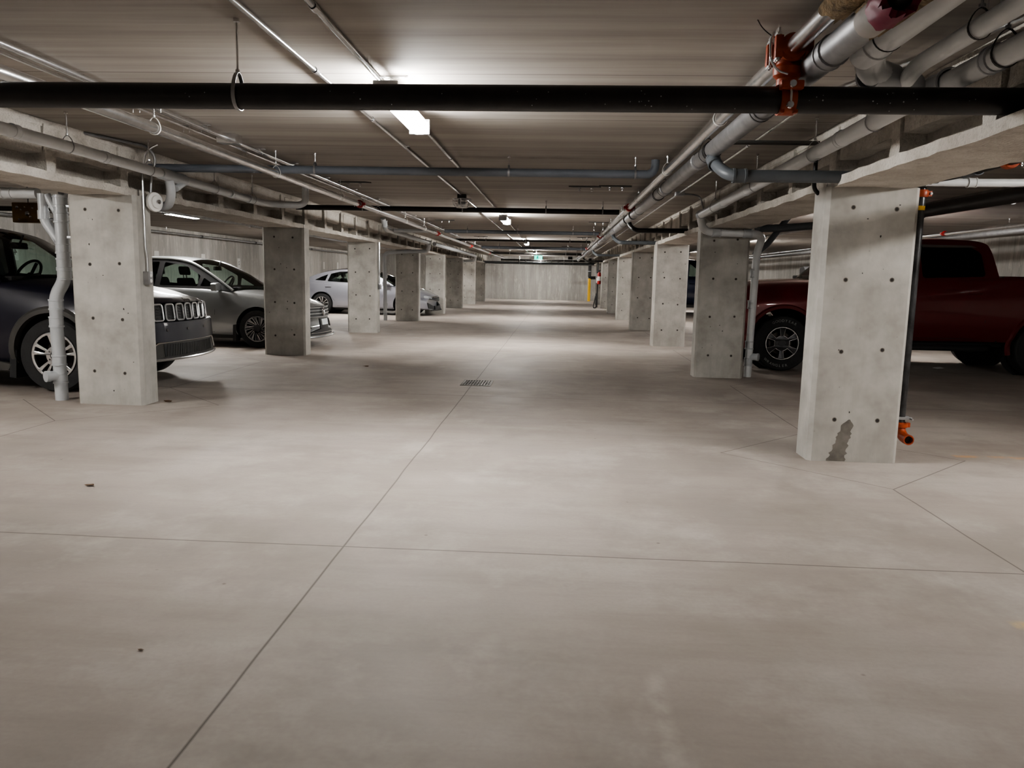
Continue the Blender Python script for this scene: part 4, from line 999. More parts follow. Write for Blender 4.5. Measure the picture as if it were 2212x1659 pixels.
class Car:
    def __init__(s, name, label, cat, P):
        s.P = P; s.root = empty(name, (0, 0, 0), 0, label, cat)
        s.xs = [q[0] for q in P['st']]; s.cols = list(zip(*P['st']))
    def at(s, x): return [pchip(s.xs, s.cols[k], x) for k in range(1, 6)]
    def section(s, x):
        zb, zs, zt, hw, hs = s.at(x); h = zs-zb
        b = s.P.get('bulge', .012)
        return [(0, zb), (.8*hw, zb), (.93*hw, zb+.02), (.978*hw, zb+.10*h), (hw-.004, zb+.32*h), (hw, zb+.5*h), (hw+b*.2, zb+.62*h), (hw-.004, zb+.70*h),
                (hw*.45+hs*.55, zs-.05), (hs+.008, zs-.014), (hs-.012, zs+.006), (.9*hs, zs+.42*(zt-zs)+.006), (.6*hs, zs+.82*(zt-zs)+.003), (.3*hs, zt-.03*(zt-zs)), (0, zt)]
    def warp(s, x, y, z):
        P = s.P; xf, xr = s.xs[-1], s.xs[0]
        t = max(0, min(1, (x-(xf-P.get('warp_len', .7)))/P.get('warp_len', .7))); t = t*t*(3-2*t)
        hw = P['hw']
        x2 = x - P['bow']*(abs(y)/hw)**2.2*t - P.get('lean', .15)*(z-P.get('lean_z', .5))*t
        u = max(0, min(1, (xr+.6-x)/.6)); u = u*u*(3-2*u)
        return x2 + P.get('bow_r', .16)*(abs(y)/hw)**2.2*u, y, z
    def nose(s, y, z, off=0.):
        x, y, z = s.warp(s.xs[-1], y, z); return Vector((x+off, y, z))
    def side_y(s, x, z):
        sec = s.section(x)[2:11]
        if z <= sec[0][1]: return sec[0][0]
        for (y0, z0), (y1, z1) in zip(sec, sec[1:]):
            if z0 <= z <= z1: return y0+(y1-y0)*(z-z0)/max(1e-6, z1-z0)
        return sec[-1][0]
    def part(s, name, bm, m, parent=None, angle=.62): return obj(name, bm, m, parent or s.root, angle)
    def body(s):
        P = s.P; bm = bmesh.new(); n = 64; rows = []
        xf, xr = s.xs[-1], s.xs[0]
        for i in range(n+1):
            x = xr+(xf-xr)*i/n; sec = s.section(x)
            full = sec + [(-y, z) for y, z in sec[-2:0:-1]]
            rows.append([bm.verts.new(s.warp(x, y, z)) for y, z in full])
        m = len(rows[0])
        for a, b in zip(rows, rows[1:]):
            for k in range(m): bm.faces.new((a[k], a[(k+1) % m], b[(k+1) % m], b[k]))
        for rw in (rows[0], rows[-1]):                       # end caps as strips
            L = len(s.section(0))
            for k in range(L-1):
                a, b = rw[k], rw[k+1]; c, d = rw[(m-k-1) % m], rw[(m-k) % m]
                vs = []
                for q in (a, b, c, d):
                    if q not in vs: vs.append(q)
                if len(vs) >= 3: bm.faces.new(vs)
        o = s.part('body', bm, [P['paint'], M['plastic_black']])
        ra = P['arch']
        cb = bmesh.new()
        for wx in (0, -P['wb']):
            for sg in (-1, 1):
                zc = P['tr']+P.get('arch_dz', .0)
                lathe(cb, [(0, -.2), (ra, -.2), (ra, .3), (0, .3)], (wx, sg*(P['hw']-.14), zc), (0, sg, 0), 36, 1)
        c = obj('cutter', cb, [P['paint'], M['plastic_black']])
        for f in c.data.polygons: f.material_index = 1
        md = o.modifiers.new('b', 'BOOLEAN'); md.operation = 'DIFFERENCE'; md.solver = 'EXACT'; md.use_self = False; md.object = c
        bpy.context.view_layer.update()
        me = bpy.data.meshes.new_from_object(o.evaluated_get(bpy.context.evaluated_depsgraph_get()))
        o.modifiers.clear(); old = o.data; o.data = me; bpy.data.meshes.remove(old); bpy.data.objects.remove(c)
        b2 = bmesh.new(); b2.from_mesh(me)
        bmesh.ops.delete(b2, geom=[f for f in b2.faces if any(abs(v.co.y) > P['hw']+.09 for v in f.verts)], context='FACES')
        for f in b2.faces: f.smooth = True
        for e in b2.edges:
            if len(e.link_faces) == 2: e.smooth = e.link_faces[0].normal.angle(e.link_faces[1].normal, 0) < .6
        b2.to_mesh(me); b2.free()
        bm = bmesh.new(); zb = P['st'][len(P['st'])//2][1]
        box(bm, (-P['wb']+ra+.02, -P['hw']*.8, zb-.05), (-ra-.02, P['hw']*.8, zb+.03), .01)
        box(bm, (-P['wb']-.5, -.45, zb-.04), (.4, .45, zb+.05), .01)
        s.part('underbody', bm, M['plastic_black'])
    def gy(s, z): P = s.P; return P['gb'] - P['tum']*(z-P['belt'])
    def cabin(s):
        P = s.P; U = catmull(P['roofline'], 7)
        outer = [(x, z) for x, z in U] + [(x, z) for x, z in P['base'][::-1]]
        holes = [rounded(h, P.get('wr', .04)) for h in P['windows']]
        for sg in (-1, 1):
            bm = fill2d(outer, holes, .012)
            xform(bm, lambda c: (c.x, sg*(s.gy(c.y)-.014+c.z), c.y)); s.part('pillar_frame', bm, P.get('frame', P['paint']), None, .5)
            for i, h in enumerate(holes):
                bm = fill2d(h); xform(bm, lambda c: (c.x, sg*(s.gy(c.y)-.012), c.y)); s.part('side_window', bm, P['glass'][i] if isinstance(P['glass'], list) else P['glass'])
        if P.get('rail'):
            for sg in (-1, 1):
                bm = bmesh.new(); tube(bm, [(x+.006, sg*(s.gy(z)+.001), z+.004) for x, z in U], .021, 8); s.part('cant_rail', bm, P['paint'])
        n = 12; w0, w1 = P['wind']; r0, r1 = P['rear']
        def strip(lo, hi, name, m, off=0.):
            pts = [q for q in U if lo >= q[0] >= hi]
            if len(pts) < 2: return
            bm = bmesh.new(); rows = []
            for x, z in pts:
                fw = max(0, min(1, (x-w1)/(w0-w1+1e-6))); fr = max(0, min(1, (r0-x)/(r0-r1+1e-6)))
                row = []
                for k in range(n+1):
                    q = -1+2*k/n; g = 1-abs(q)**2.2
                    row.append(bm.verts.new((x + g*(P['bow_w']*min(1, fw*2.) - P.get('bow_rw', .1)*min(1, fr*2.)), q*(s.gy(z)+.0), z + P['crown']*g*(1-fw)*(1-fr)+off)))
                rows.append(row)
            for a, b in zip(rows, rows[1:]):
                for k in range(n): bm.faces.new((a[k], a[k+1], b[k+1], b[k]))
            s.part(name, bm, m, None, .9)
        eps = 1e-4
        inx = sorted(set(x for x, z in U), reverse=True)
        cw = min(inx, key=lambda x: abs(x-w1)); cr = min(inx, key=lambda x: abs(x-r0))
        strip(99, cw-eps, 'windscreen', P['wglass']); strip(cw+eps, cr-eps, 'roof', P['paint']); strip(cr+eps, -99, 'rear_window', P['rglass'])
        # interior
        zb = P['belt']; bm = bmesh.new()
        xa, xc = P['base'][0][0], P['base'][-1][0]
        box(bm, (xc+.15, -P['gb']+.05, zb-.09), (xa-.05, P['gb']-.05, zb-.015), .01)
        box(bm, (xa-.45, -P['gb']+.08, zb-.02), (xa+.06, P['gb']-.08, zb+.03), .02)
        s.part('dashboard', bm, M['seat'])
        for sx, row in P['seats']:
            for yy in ((-.37, .37) if row == 'f' else (-.36, .36)):
                bm = bmesh.new(); prism(bm, rounded([(-.24, zb-.08), (.24, zb-.08), (.2, zb+P['seat_h']), (-.2, zb+P['seat_h'])], .06), lambda u, v, q: (sx-.18*(v-zb)-q, yy+u, v), .10)
                o = s.part('seat', bm, M['seat'])
                bm = bmesh.new(); zt = zb+P['seat_h']
                prism(bm, rounded([(-.12, zt+.05), (.12, zt+.05), (.11, zt+.19), (-.11, zt+.19)], .05), lambda u, v, q: (sx-.18*(v-zb)-q, yy+u, v), .08)
                for u in (-.05, .05): tube(bm, [(sx-.18*P['seat_h']-.05, yy+u, zt-.02), (sx-.18*(P['seat_h']+.07)-.05, yy+u, zt+.08)], .007, 6)
                s.part('headrest', bm, M['seat'], o)
        bm = bmesh.new(); c0 = Vector((xa-.62, .37, zb+.035)); a = Vector((-.85, 0, .5)).normalized(); u = Vector((0, 1, 0)); w = a.cross(u)
        tube(bm, [c0+(u*cos(2*pi*k/28)+w*sin(2*pi*k/28))*.185 for k in range(28)], .016, 8, closed=True)
        tube(bm, [c0-u*.17, c0-a*.03, c0+u*.17], .02, 8); tube(bm, [c0-a*.03, c0-a*.03+w*-.17], .018, 8); tube(bm, [c0, c0-a*.25], .03, 8)
        s.part('steering_wheel', bm, M['plastic_black'])
        zt = P['roofline'][2][1]; xm = P['mirror_x']; bm = bmesh.new()
        prism(bm, rounded([(-.13, P['mirror_z']-.035), (.13, P['mirror_z']-.035), (.12, P['mirror_z']+.035), (-.12, P['mirror_z']+.035)], .02), lambda u, v, q: (xm-q, u, v), .03)
        tube(bm, [(xm, 0, P['mirror_z']+.02), (xm+.05, 0, P['mirror_z']+.12)], .012, 6); s.part('rear_view_mirror', bm, M['plastic_black'])
    def wheels(s):
        P = s.P; R, tw, rr = P['tr'], P['tw'], P['rim']
        for wx in (0, -P['wb']):
            for sg in (-1, 1):
                yo = sg*P['yt']; bm = bmesh.new()
                prof = [(rr-.01, -tw+.02), (rr+.012, -tw), (R*.86+rr*.14, -tw-.002), (R-.028, -tw+.004), (R-.008, -tw+.022), (R, -tw+.045), (R, -.045), (R-.008, -.022), (R-.028, -.004), (R*.86+rr*.14, .002), (rr+.012, 0), (rr-.012, -.02)]
                lathe(bm, prof, (wx, yo, R), (0, sg, 0), 48, closed=True)
                w = s.part('wheel', bm, M['rubber'], None, .5)
                holes = P['spokes']()
                N = 60
                bm = fill2d([(cos(2*pi*k/N)*(rr-.004), sin(2*pi*k/N)*(rr-.004)) for k in range(N)], holes, .012, .004)
                mir = 1 if sg < 0 else -1
                def mp(c): 
                    r = math.hypot(c.x, c.y); return (wx+mir*c.x, yo-sg*(.028-.018*(r/rr)**2 - c.z), R+c.y)
                xform(bm, mp)
                rim = s.part('rim', bm, P['rim_m'], w, .5)
                if P.get('rim_edge'):
                    bm = bmesh.new()
                    for h in holes:
                        tube(bm, [mp(Vector((a, b, .014))) for a, b in h], .0042, 6, closed=True)
                    tube(bm, [mp(Vector((cos(2*pi*k/48)*(rr-.008), sin(2*pi*k/48)*(rr-.008), .014))) for k in range(48)], .006, 6, closed=True)
                    s.part('bright_edge', bm, M['alloy'], rim) if False else s.part('bright_edge', bm, M['alloy'], w)
                bm = bmesh.new()
                lathe(bm, [(0, .0), (.045, 0), (.05, -.012), (.05, -.03), (0, -.03)], (wx, yo-sg*.004, R), (0, sg, 0), 20)
                for k in range(P['lugs']):
                    a = 2*pi*k/P['lugs']; lathe(bm, [(0, .006), (.009, .006), (.011, -.01), (0, -.01)], (wx+cos(a)*.068, yo-sg*.014, R+sin(a)*.068), (0, sg, 0), 6)
                s.part('hub_cap', bm, P.get('hub_m', P['rim_m']), w)
                bm = bmesh.new()
                lathe(bm, [(0, -.11), (rr*.68, -.11), (rr*.68, -.125), (0, -.125)], (wx, yo, R), (0, sg, 0), 32)
                s.part('brake_disc', bm, M['iron'], w)
                bm = bmesh.new(); lathe(bm, [(rr-.006, -.03), (rr-.02, -tw+.03), (rr-.05, -tw+.04), (0, -tw+.05)], (wx, yo, R), (0, sg, 0), 40); s.part('rim_barrel', bm, M['plastic_black'], w)
    def bowed(s, bm, z0, z1, ya, yb, d0, d1, n=14, mi=0, zf=None):
        rows = []
        for k in range(n+1):
            y = ya+(yb-ya)*k/n
            za, zb_ = (z0, z1) if zf is None else zf(y)
            rows.append([bm.verts.new(s.nose(y, za, d0)), bm.verts.new(s.nose(y, za, d1)), bm.verts.new(s.nose(y, zb_, d1)), bm.verts.new(s.nose(y, zb_, d0))])
        for a, b in zip(rows, rows[1:]):
            for k in range(4): bm.faces.new((a[k], a[(k+1) % 4], b[(k+1) % 4], b[k])).material_index = mi
        bm.faces.new(rows[0][::-1]); bm.faces.new(rows[-1])
    def seam(s, pts, name='door_seam', r=.0032, m=None):
        for sg in (-1, 1):
            bm = bmesh.new(); tube(bm, [(x, sg*(s.side_y(x, z)+.0005), z) for x, z in pts], r, 6); s.part(name, bm, m or M['plastic_black'])
    def sidepoly(s, name, poly, d, m, both=(-1, 1), n=None):
        for sg in both:
            bm = bmesh.new(); prism(bm, poly, lambda u, v, q: (u, sg*(s.side_y(u, v)-.01+q), v), d); s.part(name, bm, m)
    def mirror(s, x, z, m, sz=1., y=None):
        for sg in (-1, 1):
            y0 = sg*(y or s.P['gb']-.02); bm = bmesh.new()
            prism(bm, rounded([(-.02, -.06), (.2, -.075), (.22, .05), (.05, .075), (-.02, .03)], .035), lambda u, v, q: (x-.02+q*sz+.10*u*0, y0+sg*(.06+u*.95)*sz, z+v*sz), .09)
            tube(bm, [(x+.02, y0-sg*.03, z-.06*sz), (x+.02, y0+sg*.1, z-.045*sz)], .022, 8); o = s.part('door_mirror', bm, m)
    def handle(s, x, z, m):
        for sg in (-1, 1):
            bm = bmesh.new(); y = s.side_y(x, z)
            tube(bm, [(x-.10, sg*(y-.005), z), (x-.09, sg*(y+.022), z), (x+.07, sg*(y+.022), z), (x+.085, sg*(y-.005), z)], .0105, 8, True, .012); s.part('door_handle', bm, m)
    def arch_trim(s, m, w=.05, name='arch_trim', out=.012):
        P = s.P
        for wx in (0, -P['wb']):
            for sg in (-1, 1):
                bm = bmesh.new(); rows = []; zc = P['tr']+P.get('arch_dz', 0)
                for k in range(29):
                    a = radians(-14)+radians(208)*k/28; ca, sa = cos(a), sin(a)
                    row = []
                    for rad, o in ((P['arch']-.012, -.06), (P['arch']-.012, out), (P['arch']+w*.5, out+.006), (P['arch']+w, -.004)):
                        x, z = wx+ca*rad, zc+sa*rad
                        row.append(bm.verts.new((x, sg*(s.side_y(x, max(z, .3))+o), z)))
                    rows.append(row)
                for a, b in zip(rows, rows[1:]):
                    for k in range(3): bm.faces.new((a[k], a[k+1], b[k+1], b[k]))
                s.part(name, bm, m)
    def place(s, loc, rz, sc=1.):
        s.root.location = loc; s.root.rotation_euler = (0, 0, rz); s.root.scale = (sc, sc, sc)

def gap(a0, a1, r0, r1, skew=0., n=5, r=.012):
    P = []
    for k in range(n+1): t = k/n; a = a0+(a1-a0)*t; P.append((r0*cos(a), r0*sin(a)))
    for k in range(n+1): t = 1-k/n; a = a0+(a1-a0)*t+skew; P.append((r1*cos(a), r1*sin(a)))
    return rounded(P, r, 2)

# --- navy SUV
def suv_spec(paint_m):
    def spokes():
        out = []
        for k in range(5):
            b = 2*pi*k/5+pi/2
            out.append(gap(b-.13, b+.13, .105, .215, 0, 3, .008)); out.append(gap(b+pi/5-.36, b+pi/5+.36, .09, .215, 0, 6, .015))
        return out
    return dict(hw=.925, gb=.86, tum=.30, belt=1.12, paint=paint_m, bow=.26, lean=.10, lean_z=.6, warp_len=.8, bow_r=.15, bulge=.02,
      st=[(-3.74, .42, .98, 1.10, .78, .72), (-3.6, .36, 1.06, 1.12, .87, .84), (-3.2, .30, 1.10, 1.12, .92, .87), (-2.8, .28, 1.11, 1.11, .925, .88), (-1.5, .27, 1.10, 1.10, .92, .88), (-.7, .27, 1.09, 1.10, .92, .875),
          (-.45, .27, 1.06, 1.13, .92, .86), (-.1, .27, 1.03, 1.11, .925, .84), (.4, .29, .97, 1.045, .92, .80), (.7, .30, .92, .985, .90, .77), (.86, .30, .885, .945, .875, .75), (.94, .31, .855, .90, .85, .74)],
      roofline=[(-.55, 1.10), (-.95, 1.40), (-1.30, 1.60), (-1.8, 1.665), (-2.6, 1.66), (-3.2, 1.60), (-3.42, 1.52), (-3.6, 1.2), (-3.64, 1.10)],
      base=[(-.55, 1.09), (-1.5, 1.085), (-2.6, 1.095), (-3.64, 1.10)],
      windows=[[(-.83, 1.16), (-1.35, 1.545), (-1.62, 1.575), (-1.66, 1.15)], [(-1.76, 1.15), (-1.72, 1.58), (-2.5, 1.575), (-2.66, 1.17)], [(-2.78, 1.18), (-2.64, 1.565), (-3.15, 1.53), (-3.32, 1.24)]],
      glass=[M['glass'], M['glass_dark'], M['glass_dark']], wglass=M['glass'], rglass=M['glass_dark'], wind=(-.55, -1.27), rear=(-3.42, -3.64), bow_w=.20, bow_rw=.08, crown=.045,
      seats=[(-1.62, 'f'), (-2.5, 'r')], seat_h=.24, mirror_x=-.97, mirror_z=1.47, wb=2.80, tr=.370, tw=.25, yt=.905, rim=.235, arch=.425, arch_dz=.015, spokes=spokes, rim_m=M['alloy'], hub_m=M['alloy_dark'], lugs=5)
def finish_suv(c, badge=True):
    c.body(); c.cabin(); c.wheels(); c.arch_trim(M['trim'], .06)
    c.mirror(-.72, 1.20, c.P['paint'], 1.05)
    for sg in (-1, 1):
        bm = bmesh.new(); tube(bm, [(-.70+.09, sg*(.86+.07+q), 1.20+w) for q, w in ((0, -.05), (.18, -.06), (.2, .04), (.05, .065))], .008, 8, closed=True); c.part('mirror_trim', bm, M['chrome'])
    for k in range(7):                                            # seven framed grille slots
        bm = bmesh.new(); yc = (k-3)*.165
        pl = rounded([(-.064, .715), (.064, .715), (.058, .885), (-.058, .885)], .03, 3)
        tube(bm, [c.nose(yc+u, v, .016) for u, v in pl], .009, 8, closed=True)
        fr = c.part('grille_frame', bm, M['bright'])
        bm = bmesh.new(); c.bowed(bm, .72, .88, yc-.058, yc+.058, -.02, .006, 3)
        c.part('grille_slot', bm, M['plastic_black'])
        bm = bmesh.new()
        for j in range(5):
            yc = (k-3)*.165; z = .74+j*.03; tube(bm, [c.nose(yc-.05, z, .008), c.nose(yc-.017, z+.012, .009), c.nose(yc+.017, z-.002, .009), c.nose(yc+.05, z+.01, .008)], .0028, 6)
        c.part('grille_mesh', bm, M['trim'], fr)
    for sg in (-1, 1):
        bm = bmesh.new(); c.bowed(bm, .74, .88, sg*.60, sg*.83, -.02, .012, 8); c.part('headlight', bm, M['lamp_glass'])
    bm = bmesh.new(); c.bowed(bm, .50, .69, -.86, .86, -.03, .055, 22); c.bowed(bm, .685, .70, -.84, .84, -.03, .05, 22)
    c.part('bumper', bm, c.P['paint'])
    bm = bmesh.new(); c.bowed(bm, .30, .50, -.84, .84, -.03, .035, 22); c.part('lower_bumper', bm, M['trim'])
    bm = bmesh.new(); c.bowed(bm, .345, .475, -.50, .50, 0, .040, 14, 0); c.part('lower_grille', bm, M['plastic_black'])
    bm = bmesh.new()
    for k in range(26):
        y = -.48+k*.038; tube(bm, [c.nose(y, .35, .042), c.nose(y+.03, .47, .042)], .0035, 6)
    c.part('lower_grille_mesh', bm, M['trim'])
    bm = bmesh.new(); pts = [(-.72, .36), (-.60, .49), (-.3, .50), (0, .50), (.3, .50), (.60, .49), (.72, .36)]
    tube(bm, [c.nose(y, z, .045) for y, z in pts], .0115, 8, True, .05); c.part('chrome_strip', bm, M['chrome'])
    bm = bmesh.new(); tube(bm, [c.nose(y/10, .318, .05) for y in range(-7, 8)], .016, 8); c.part('skid_trim', bm, M['alloy'])
    for y in (-.45, -.12, .25):
        bm = bmesh.new(); lathe(bm, [(0, .004), (.014, .003), (.016, 0)], c.nose(y, .62, .056), (1, 0, 0), 12); c.part('parking_sensor', bm, M['trim'])
    if badge:
        bm = text_bm('Jeep', .085, .002); xform(bm, lambda q: tuple(c.nose(q.x, .925+q.y*.7, .0)+Vector((.012+q.z-q.y*.5-.055*0, 0, 0)))); c.part('badge', bm, M['trim'], None, .3)
    c.seam([(-.86, .34), (-.84, .7), (-.80, 1.05)]); c.seam([(-1.72, .34), (-1.71, 1.08)]); c.seam([(-2.30, .62), (-2.68, .85), (-2.72, 1.08)]); c.seam([(-.86, .34), (-1.72, .34), (-2.2, .34)])
    c.handle(-1.52, .93, c.P['paint']); c.handle(-2.45, .95, c.P['paint'])
    for sg in (-1, 1):
        bm = bmesh.new(); prism(bm, [(-.46, .27), (-.62, .30), (-2.2, .30), (-2.34, .27), (-2.3, .21), (-.5, .21)], lambda u, v, q: (u, sg*(.80+q), v), .10); c.part('side_sill', bm, M['trim'])
    for sg in (-1, 1):
        bm = bmesh.new(); prism(bm, [(-.40, .42), (-.47, .40), (-.49, .14), (-.42, .13)], lambda u, v, q: (u, sg*(.70+q), v), .20); c.part('mud_flap', bm, M['rubber'])
    for sg in (-1, 1):
        bm = bmesh.new(); tube(bm, [(-.55, sg*.895, .83), (-.72, sg*.90, .855), (-.74, sg*.90, .845)], .008, 6); c.part('fender_vent', bm, M['chrome'])
    for sg in (-1, 1):
        bm = bmesh.new(); box(bm, (-3.72, sg*.72-.1, .82), (-3.5, sg*.72+.1, .98), .02); c.part('tail_light', bm, M['red'])

suv = Car('suv', 'dark navy SUV with chrome slotted grille behind the nearest left column', 'car', suv_spec(M['paint_navy']))
finish_suv(suv); suv.place((-4.97, 8.26, 0), radians(-1.5))
bl = Car('suv', 'dark blue tall SUV glimpsed between the second and third right columns', 'car', suv_spec(M['paint_blue']))
bl.P['glass'] = M['glass']; finish_suv(bl, False); bl.place((6.75, 29.65, 0), 0, 1.2)

# --- grey sedan
def sedan(name, label, paint_m, st, roofline, base, windows, spokes, rim_m, rim_edge, extra):
    P = dict(hw=.865, gb=.80, tum=.36, belt=.95, paint=paint_m, bow=.22, lean=.16, lean_z=.45, warp_len=.75, bow_r=.18, bulge=.016, st=st, roofline=roofline, base=base, windows=windows,
      frame=paint_m, glass=M['glass'], wglass=M['glass'], rglass=M['glass'], bow_w=.24, bow_rw=.12, crown=.05, seats=[(-1.35, 'f'), (-2.2, 'r')], seat_h=.16, mirror_x=-1.02, mirror_z=1.28,
      wb=2.58, tr=.312, tw=.21, yt=.845, rim=.212, arch=.352, arch_dz=.01, spokes=spokes, rim_m=rim_m, rim_edge=rim_edge, lugs=5, hub_m=M['alloy_dark'])
    P.update(extra); c = Car(name, label, 'car', P); c.body(); c.cabin(); c.wheels(); return c

def sp_twist():
    out = []
    for k in range(10):
        b = 2*pi*k/10; out.append(gap(b-.13, b+.15, .075, .192, .26, 4, .008)); out.append(gap(b+.24, b+.32, .10, .192, .24, 2, .004))
    return out
js = [(-3.62, .34, .86, .97, .70, .62), (-3.5, .26, .93, 1.00, .79, .72), (-3.1, .20, .955, .99, .85, .79), (-2.58, .19, .955, .96, .865, .81), (-1.5, .185, .945, .945, .865, .82), (-.75, .185, .925, .93, .865, .815),
      (-.4, .185, .90, .955, .865, .80), (-.1, .185, .865, .925, .865, .78), (.3, .19, .80, .855, .86, .74), (.6, .19, .725, .775, .83, .69), (.74, .19, .675, .72, .79, .66), (.83, .19, .63, .675, .76, .63)]
jt = sedan('sedan', 'grey sedan with twisted dark wheel spokes behind the second left column', M['paint_grey'], js,
   [(-.42, .93), (-.85, 1.20), (-1.22, 1.375), (-1.7, 1.428), (-2.3, 1.40), (-2.75, 1.28), (-3.15, 1.03), (-3.22, .96)], [(-.42, .92), (-1.5, .93), (-2.4, .945), (-3.22, .95)],
   [[(-.70, .985), (-.92, 1.125), (-.97, .985)], [(-1.02, .985), (-.985, 1.16), (-1.25, 1.315), (-1.62, 1.365), (-1.66, .985)], [(-1.75, .985), (-1.71, 1.37), (-2.1, 1.36), (-2.5, 1.24), (-2.6, 1.02)]],
   sp_twist, M['alloy_dark'], True, dict(wr=.025, rail=1, frame=M['plastic_black'], wind=(-.42, -1.2), rear=(-2.72, -3.22)))
jt.mirror(-.66, .985, M['paint_grey'], .95); jt.seam([(-.72, .25), (-.70, .6), (-.66, .90)]); jt.seam([(-1.70, .25), (-1.69, .93)]); jt.seam([(-2.18, .5), (-2.5, .72), (-2.6, .93)]); jt.seam([(-.72, .25), (-1.7, .25), (-2.16, .25)])
jt.handle(-1.5, .80, M['paint_grey']); jt.handle(-2.42, .83, M['paint_grey'])
jt.seam([(-.56, .965), (-1.2, .972), (-2.0, .972), (-2.62, .985)], 'window_strip', .006, M['chrome']) if False else None
bm = bmesh.new(); jt.bowed(bm, .49, .655, -.62, .62, -.03, .006, 16); jt.part('grille', bm, M['plastic_black'])
for z in (.50, .555, .605, .655):
    bm = bmesh.new(); tube(bm, [jt.nose(y/10*.62, z, .012) for y in range(-10, 11)], .007, 6); jt.part('grille_bar', bm, M['bright'])
bm = bmesh.new(); tube(bm, [jt.nose(cos(2*pi*k/24)*.068, .585+sin(2*pi*k/24)*.068, .022) for k in range(24)], .007, 8, closed=True)
for a, b in (((-.05, .625), (0, .59)), ((.05, .625), (0, .59)), ((-.055, .60), (-.03, .53)), ((-.03, .53), (0, .585)), ((0, .585), (.03, .53)), ((.03, .53), (.055, .60))): tube(bm, [jt.nose(a[0], a[1], .022), jt.nose(b[0], b[1], .022)], .006, 6)
jt.part('emblem', bm, M['chrome'])
bm = bmesh.new(); jt.bowed(bm, .19, .30, -.60, .60, -.03, .012, 16, 0, lambda y: (.195, .235+.075*(1-min(1, abs(y)/.6)**1.5))); jt.part('lower_intake', bm, M['plastic_black'])
bm = bmesh.new(); tube(bm, [jt.nose(y/10*.66, .175, .05) for y in range(-10, 11)], .018, 8); jt.part('front_lip', bm, M['paint_grey'])
bm = bmesh.new(); tube(bm, [jt.nose(y/10*.55, .235, .018) for y in range(-10, 11)], .006, 6); jt.part('intake_bar', bm, M['alloy'])
bm = bmesh.new(); jt.bowed(bm, .36, .46, -.15, .15, .005, .025, 6); jt.part('licence_plate', bm, M['plate'])
bm = bmesh.new(); jt.bowed(bm, .30, .47, -.20, .20, -.01, .008, 6); jt.part('plate_holder', bm, M['plastic_black'])
for sg in (-1, 1):
    bm = bmesh.new(); jt.bowed(bm, .57, .66, sg*.64, sg*.80, -.03, .01, 6); jt.part('headlight', bm, M['lamp_glass'])
    bm = bmesh.new(); jt.bowed(bm, .33, .38, sg*.50, sg*.72, -.02, .006, 5, 0, lambda y: (.31, .33+.09*(abs(y)-.48)/.2)); jt.part('corner_vent', bm, M['trim'])
    bm = bmesh.new(); box(bm, (-3.6, sg*.66-.1, .80), (-3.4, sg*.66+.08, .92), .02); jt.part('tail_light', bm, M['red'])
for sg in (-1, 1):
    bm = bmesh.new(); prism(bm, [(-.35, .38), (-.40, .37), (-.41, .10), (-.36, .10)], lambda u, v, q: (u, sg*(.68+q), v), .18); jt.part('mud_flap', bm, M['rubber'])
jt.place((-4.86, 13.14, 0), radians(-1))

# --- silver fastback sedan
def sp_ten():
    out = []
    for k in range(5):
        b = 2*pi*k/5+pi/2
        out.append(gap(b-.16, b+.16, .07, .20, .12, 3, .008)); out.append(gap(b+pi/5-.30, b+pi/5+.30, .06, .20, .08, 5, .012))
    return out
cs_ = [(-3.50, .34, .84, .93, .72, .64), (-3.38, .26, .92, .97, .80, .74), (-3.0, .20, .95, .965, .86, .80), (-2.57, .185, .945, .95, .87, .81), (-1.5, .18, .925, .925, .865, .815), (-.75, .18, .895, .90, .865, .81),
       (-.4, .18, .87, .925, .865, .79), (-.1, .18, .83, .89, .865, .76), (.3, .18, .765, .815, .86, .72), (.6, .18, .68, .72, .83, .67), (.76, .18, .615, .65, .79, .64), (.86, .18, .56, .60, .76, .60)]
cv = sedan('sedan', 'silver fastback sedan parked between the third and fifth left columns', M['paint_silver'], cs_,
   [(-.35, .90), (-.85, 1.17), (-1.25, 1.315), (-1.75, 1.352), (-2.3, 1.31), (-2.8, 1.18), (-3.2, 1.0), (-3.32, .94)], [(-.35, .89), (-1.5, .905), (-2.4, .93), (-3.32, .935)],
   [[(-.74, .945), (-.95, 1.085), (-1.3, 1.265), (-1.60, 1.295), (-1.64, .955)], [(-1.72, .955), (-1.68, 1.295), (-2.05, 1.285), (-2.33, 1.215), (-2.42, .985)], [(-2.49, 1.0), (-2.42, 1.195), (-2.62, 1.12), (-2.82, 1.015)]],
   sp_ten, M['alloy'], False, dict(wind=(-.35, -1.22), rear=(-2.78, -3.32), belt=.91, gb=.79, tum=.38, mirror_z=1.2, wr=.02, hub_m=M['alloy_dark'], bow=.26))
cv.mirror(-.62, .965, M['paint_silver'], .95); cv.seam([(-.70, .24), (-.68, .6), (-.64, .87)]); cv.seam([(-1.68, .24), (-1.67, .91)]); cv.seam([(-2.16, .40), (-2.42, .66), (-2.52, .93)]); cv.seam([(-.70, .24), (-1.68, .24), (-2.1, .25)])
cv.handle(-1.5, .80, M['paint_silver']); cv.handle(-2.36, .83, M['paint_silver'])
bm = bmesh.new(); cv.bowed(bm, .46, .545, -.60, .60, -.03, .014, 16, 0, lambda y: (.50-.07*(1-abs(y)/.6), .55)); cv.part('grille', bm, M['plastic_black'])
bm = bmesh.new(); tube(bm, [cv.nose(y/10*.7, .565, .012) for y in range(-10, 11)], .009, 6); cv.part('grille_bar', bm, M['chrome'])
bm = bmesh.new(); cv.bowed(bm, .19, .30, -.40, .40, -.03, .012, 12); cv.part('lower_intake', bm, M['plastic_black'])
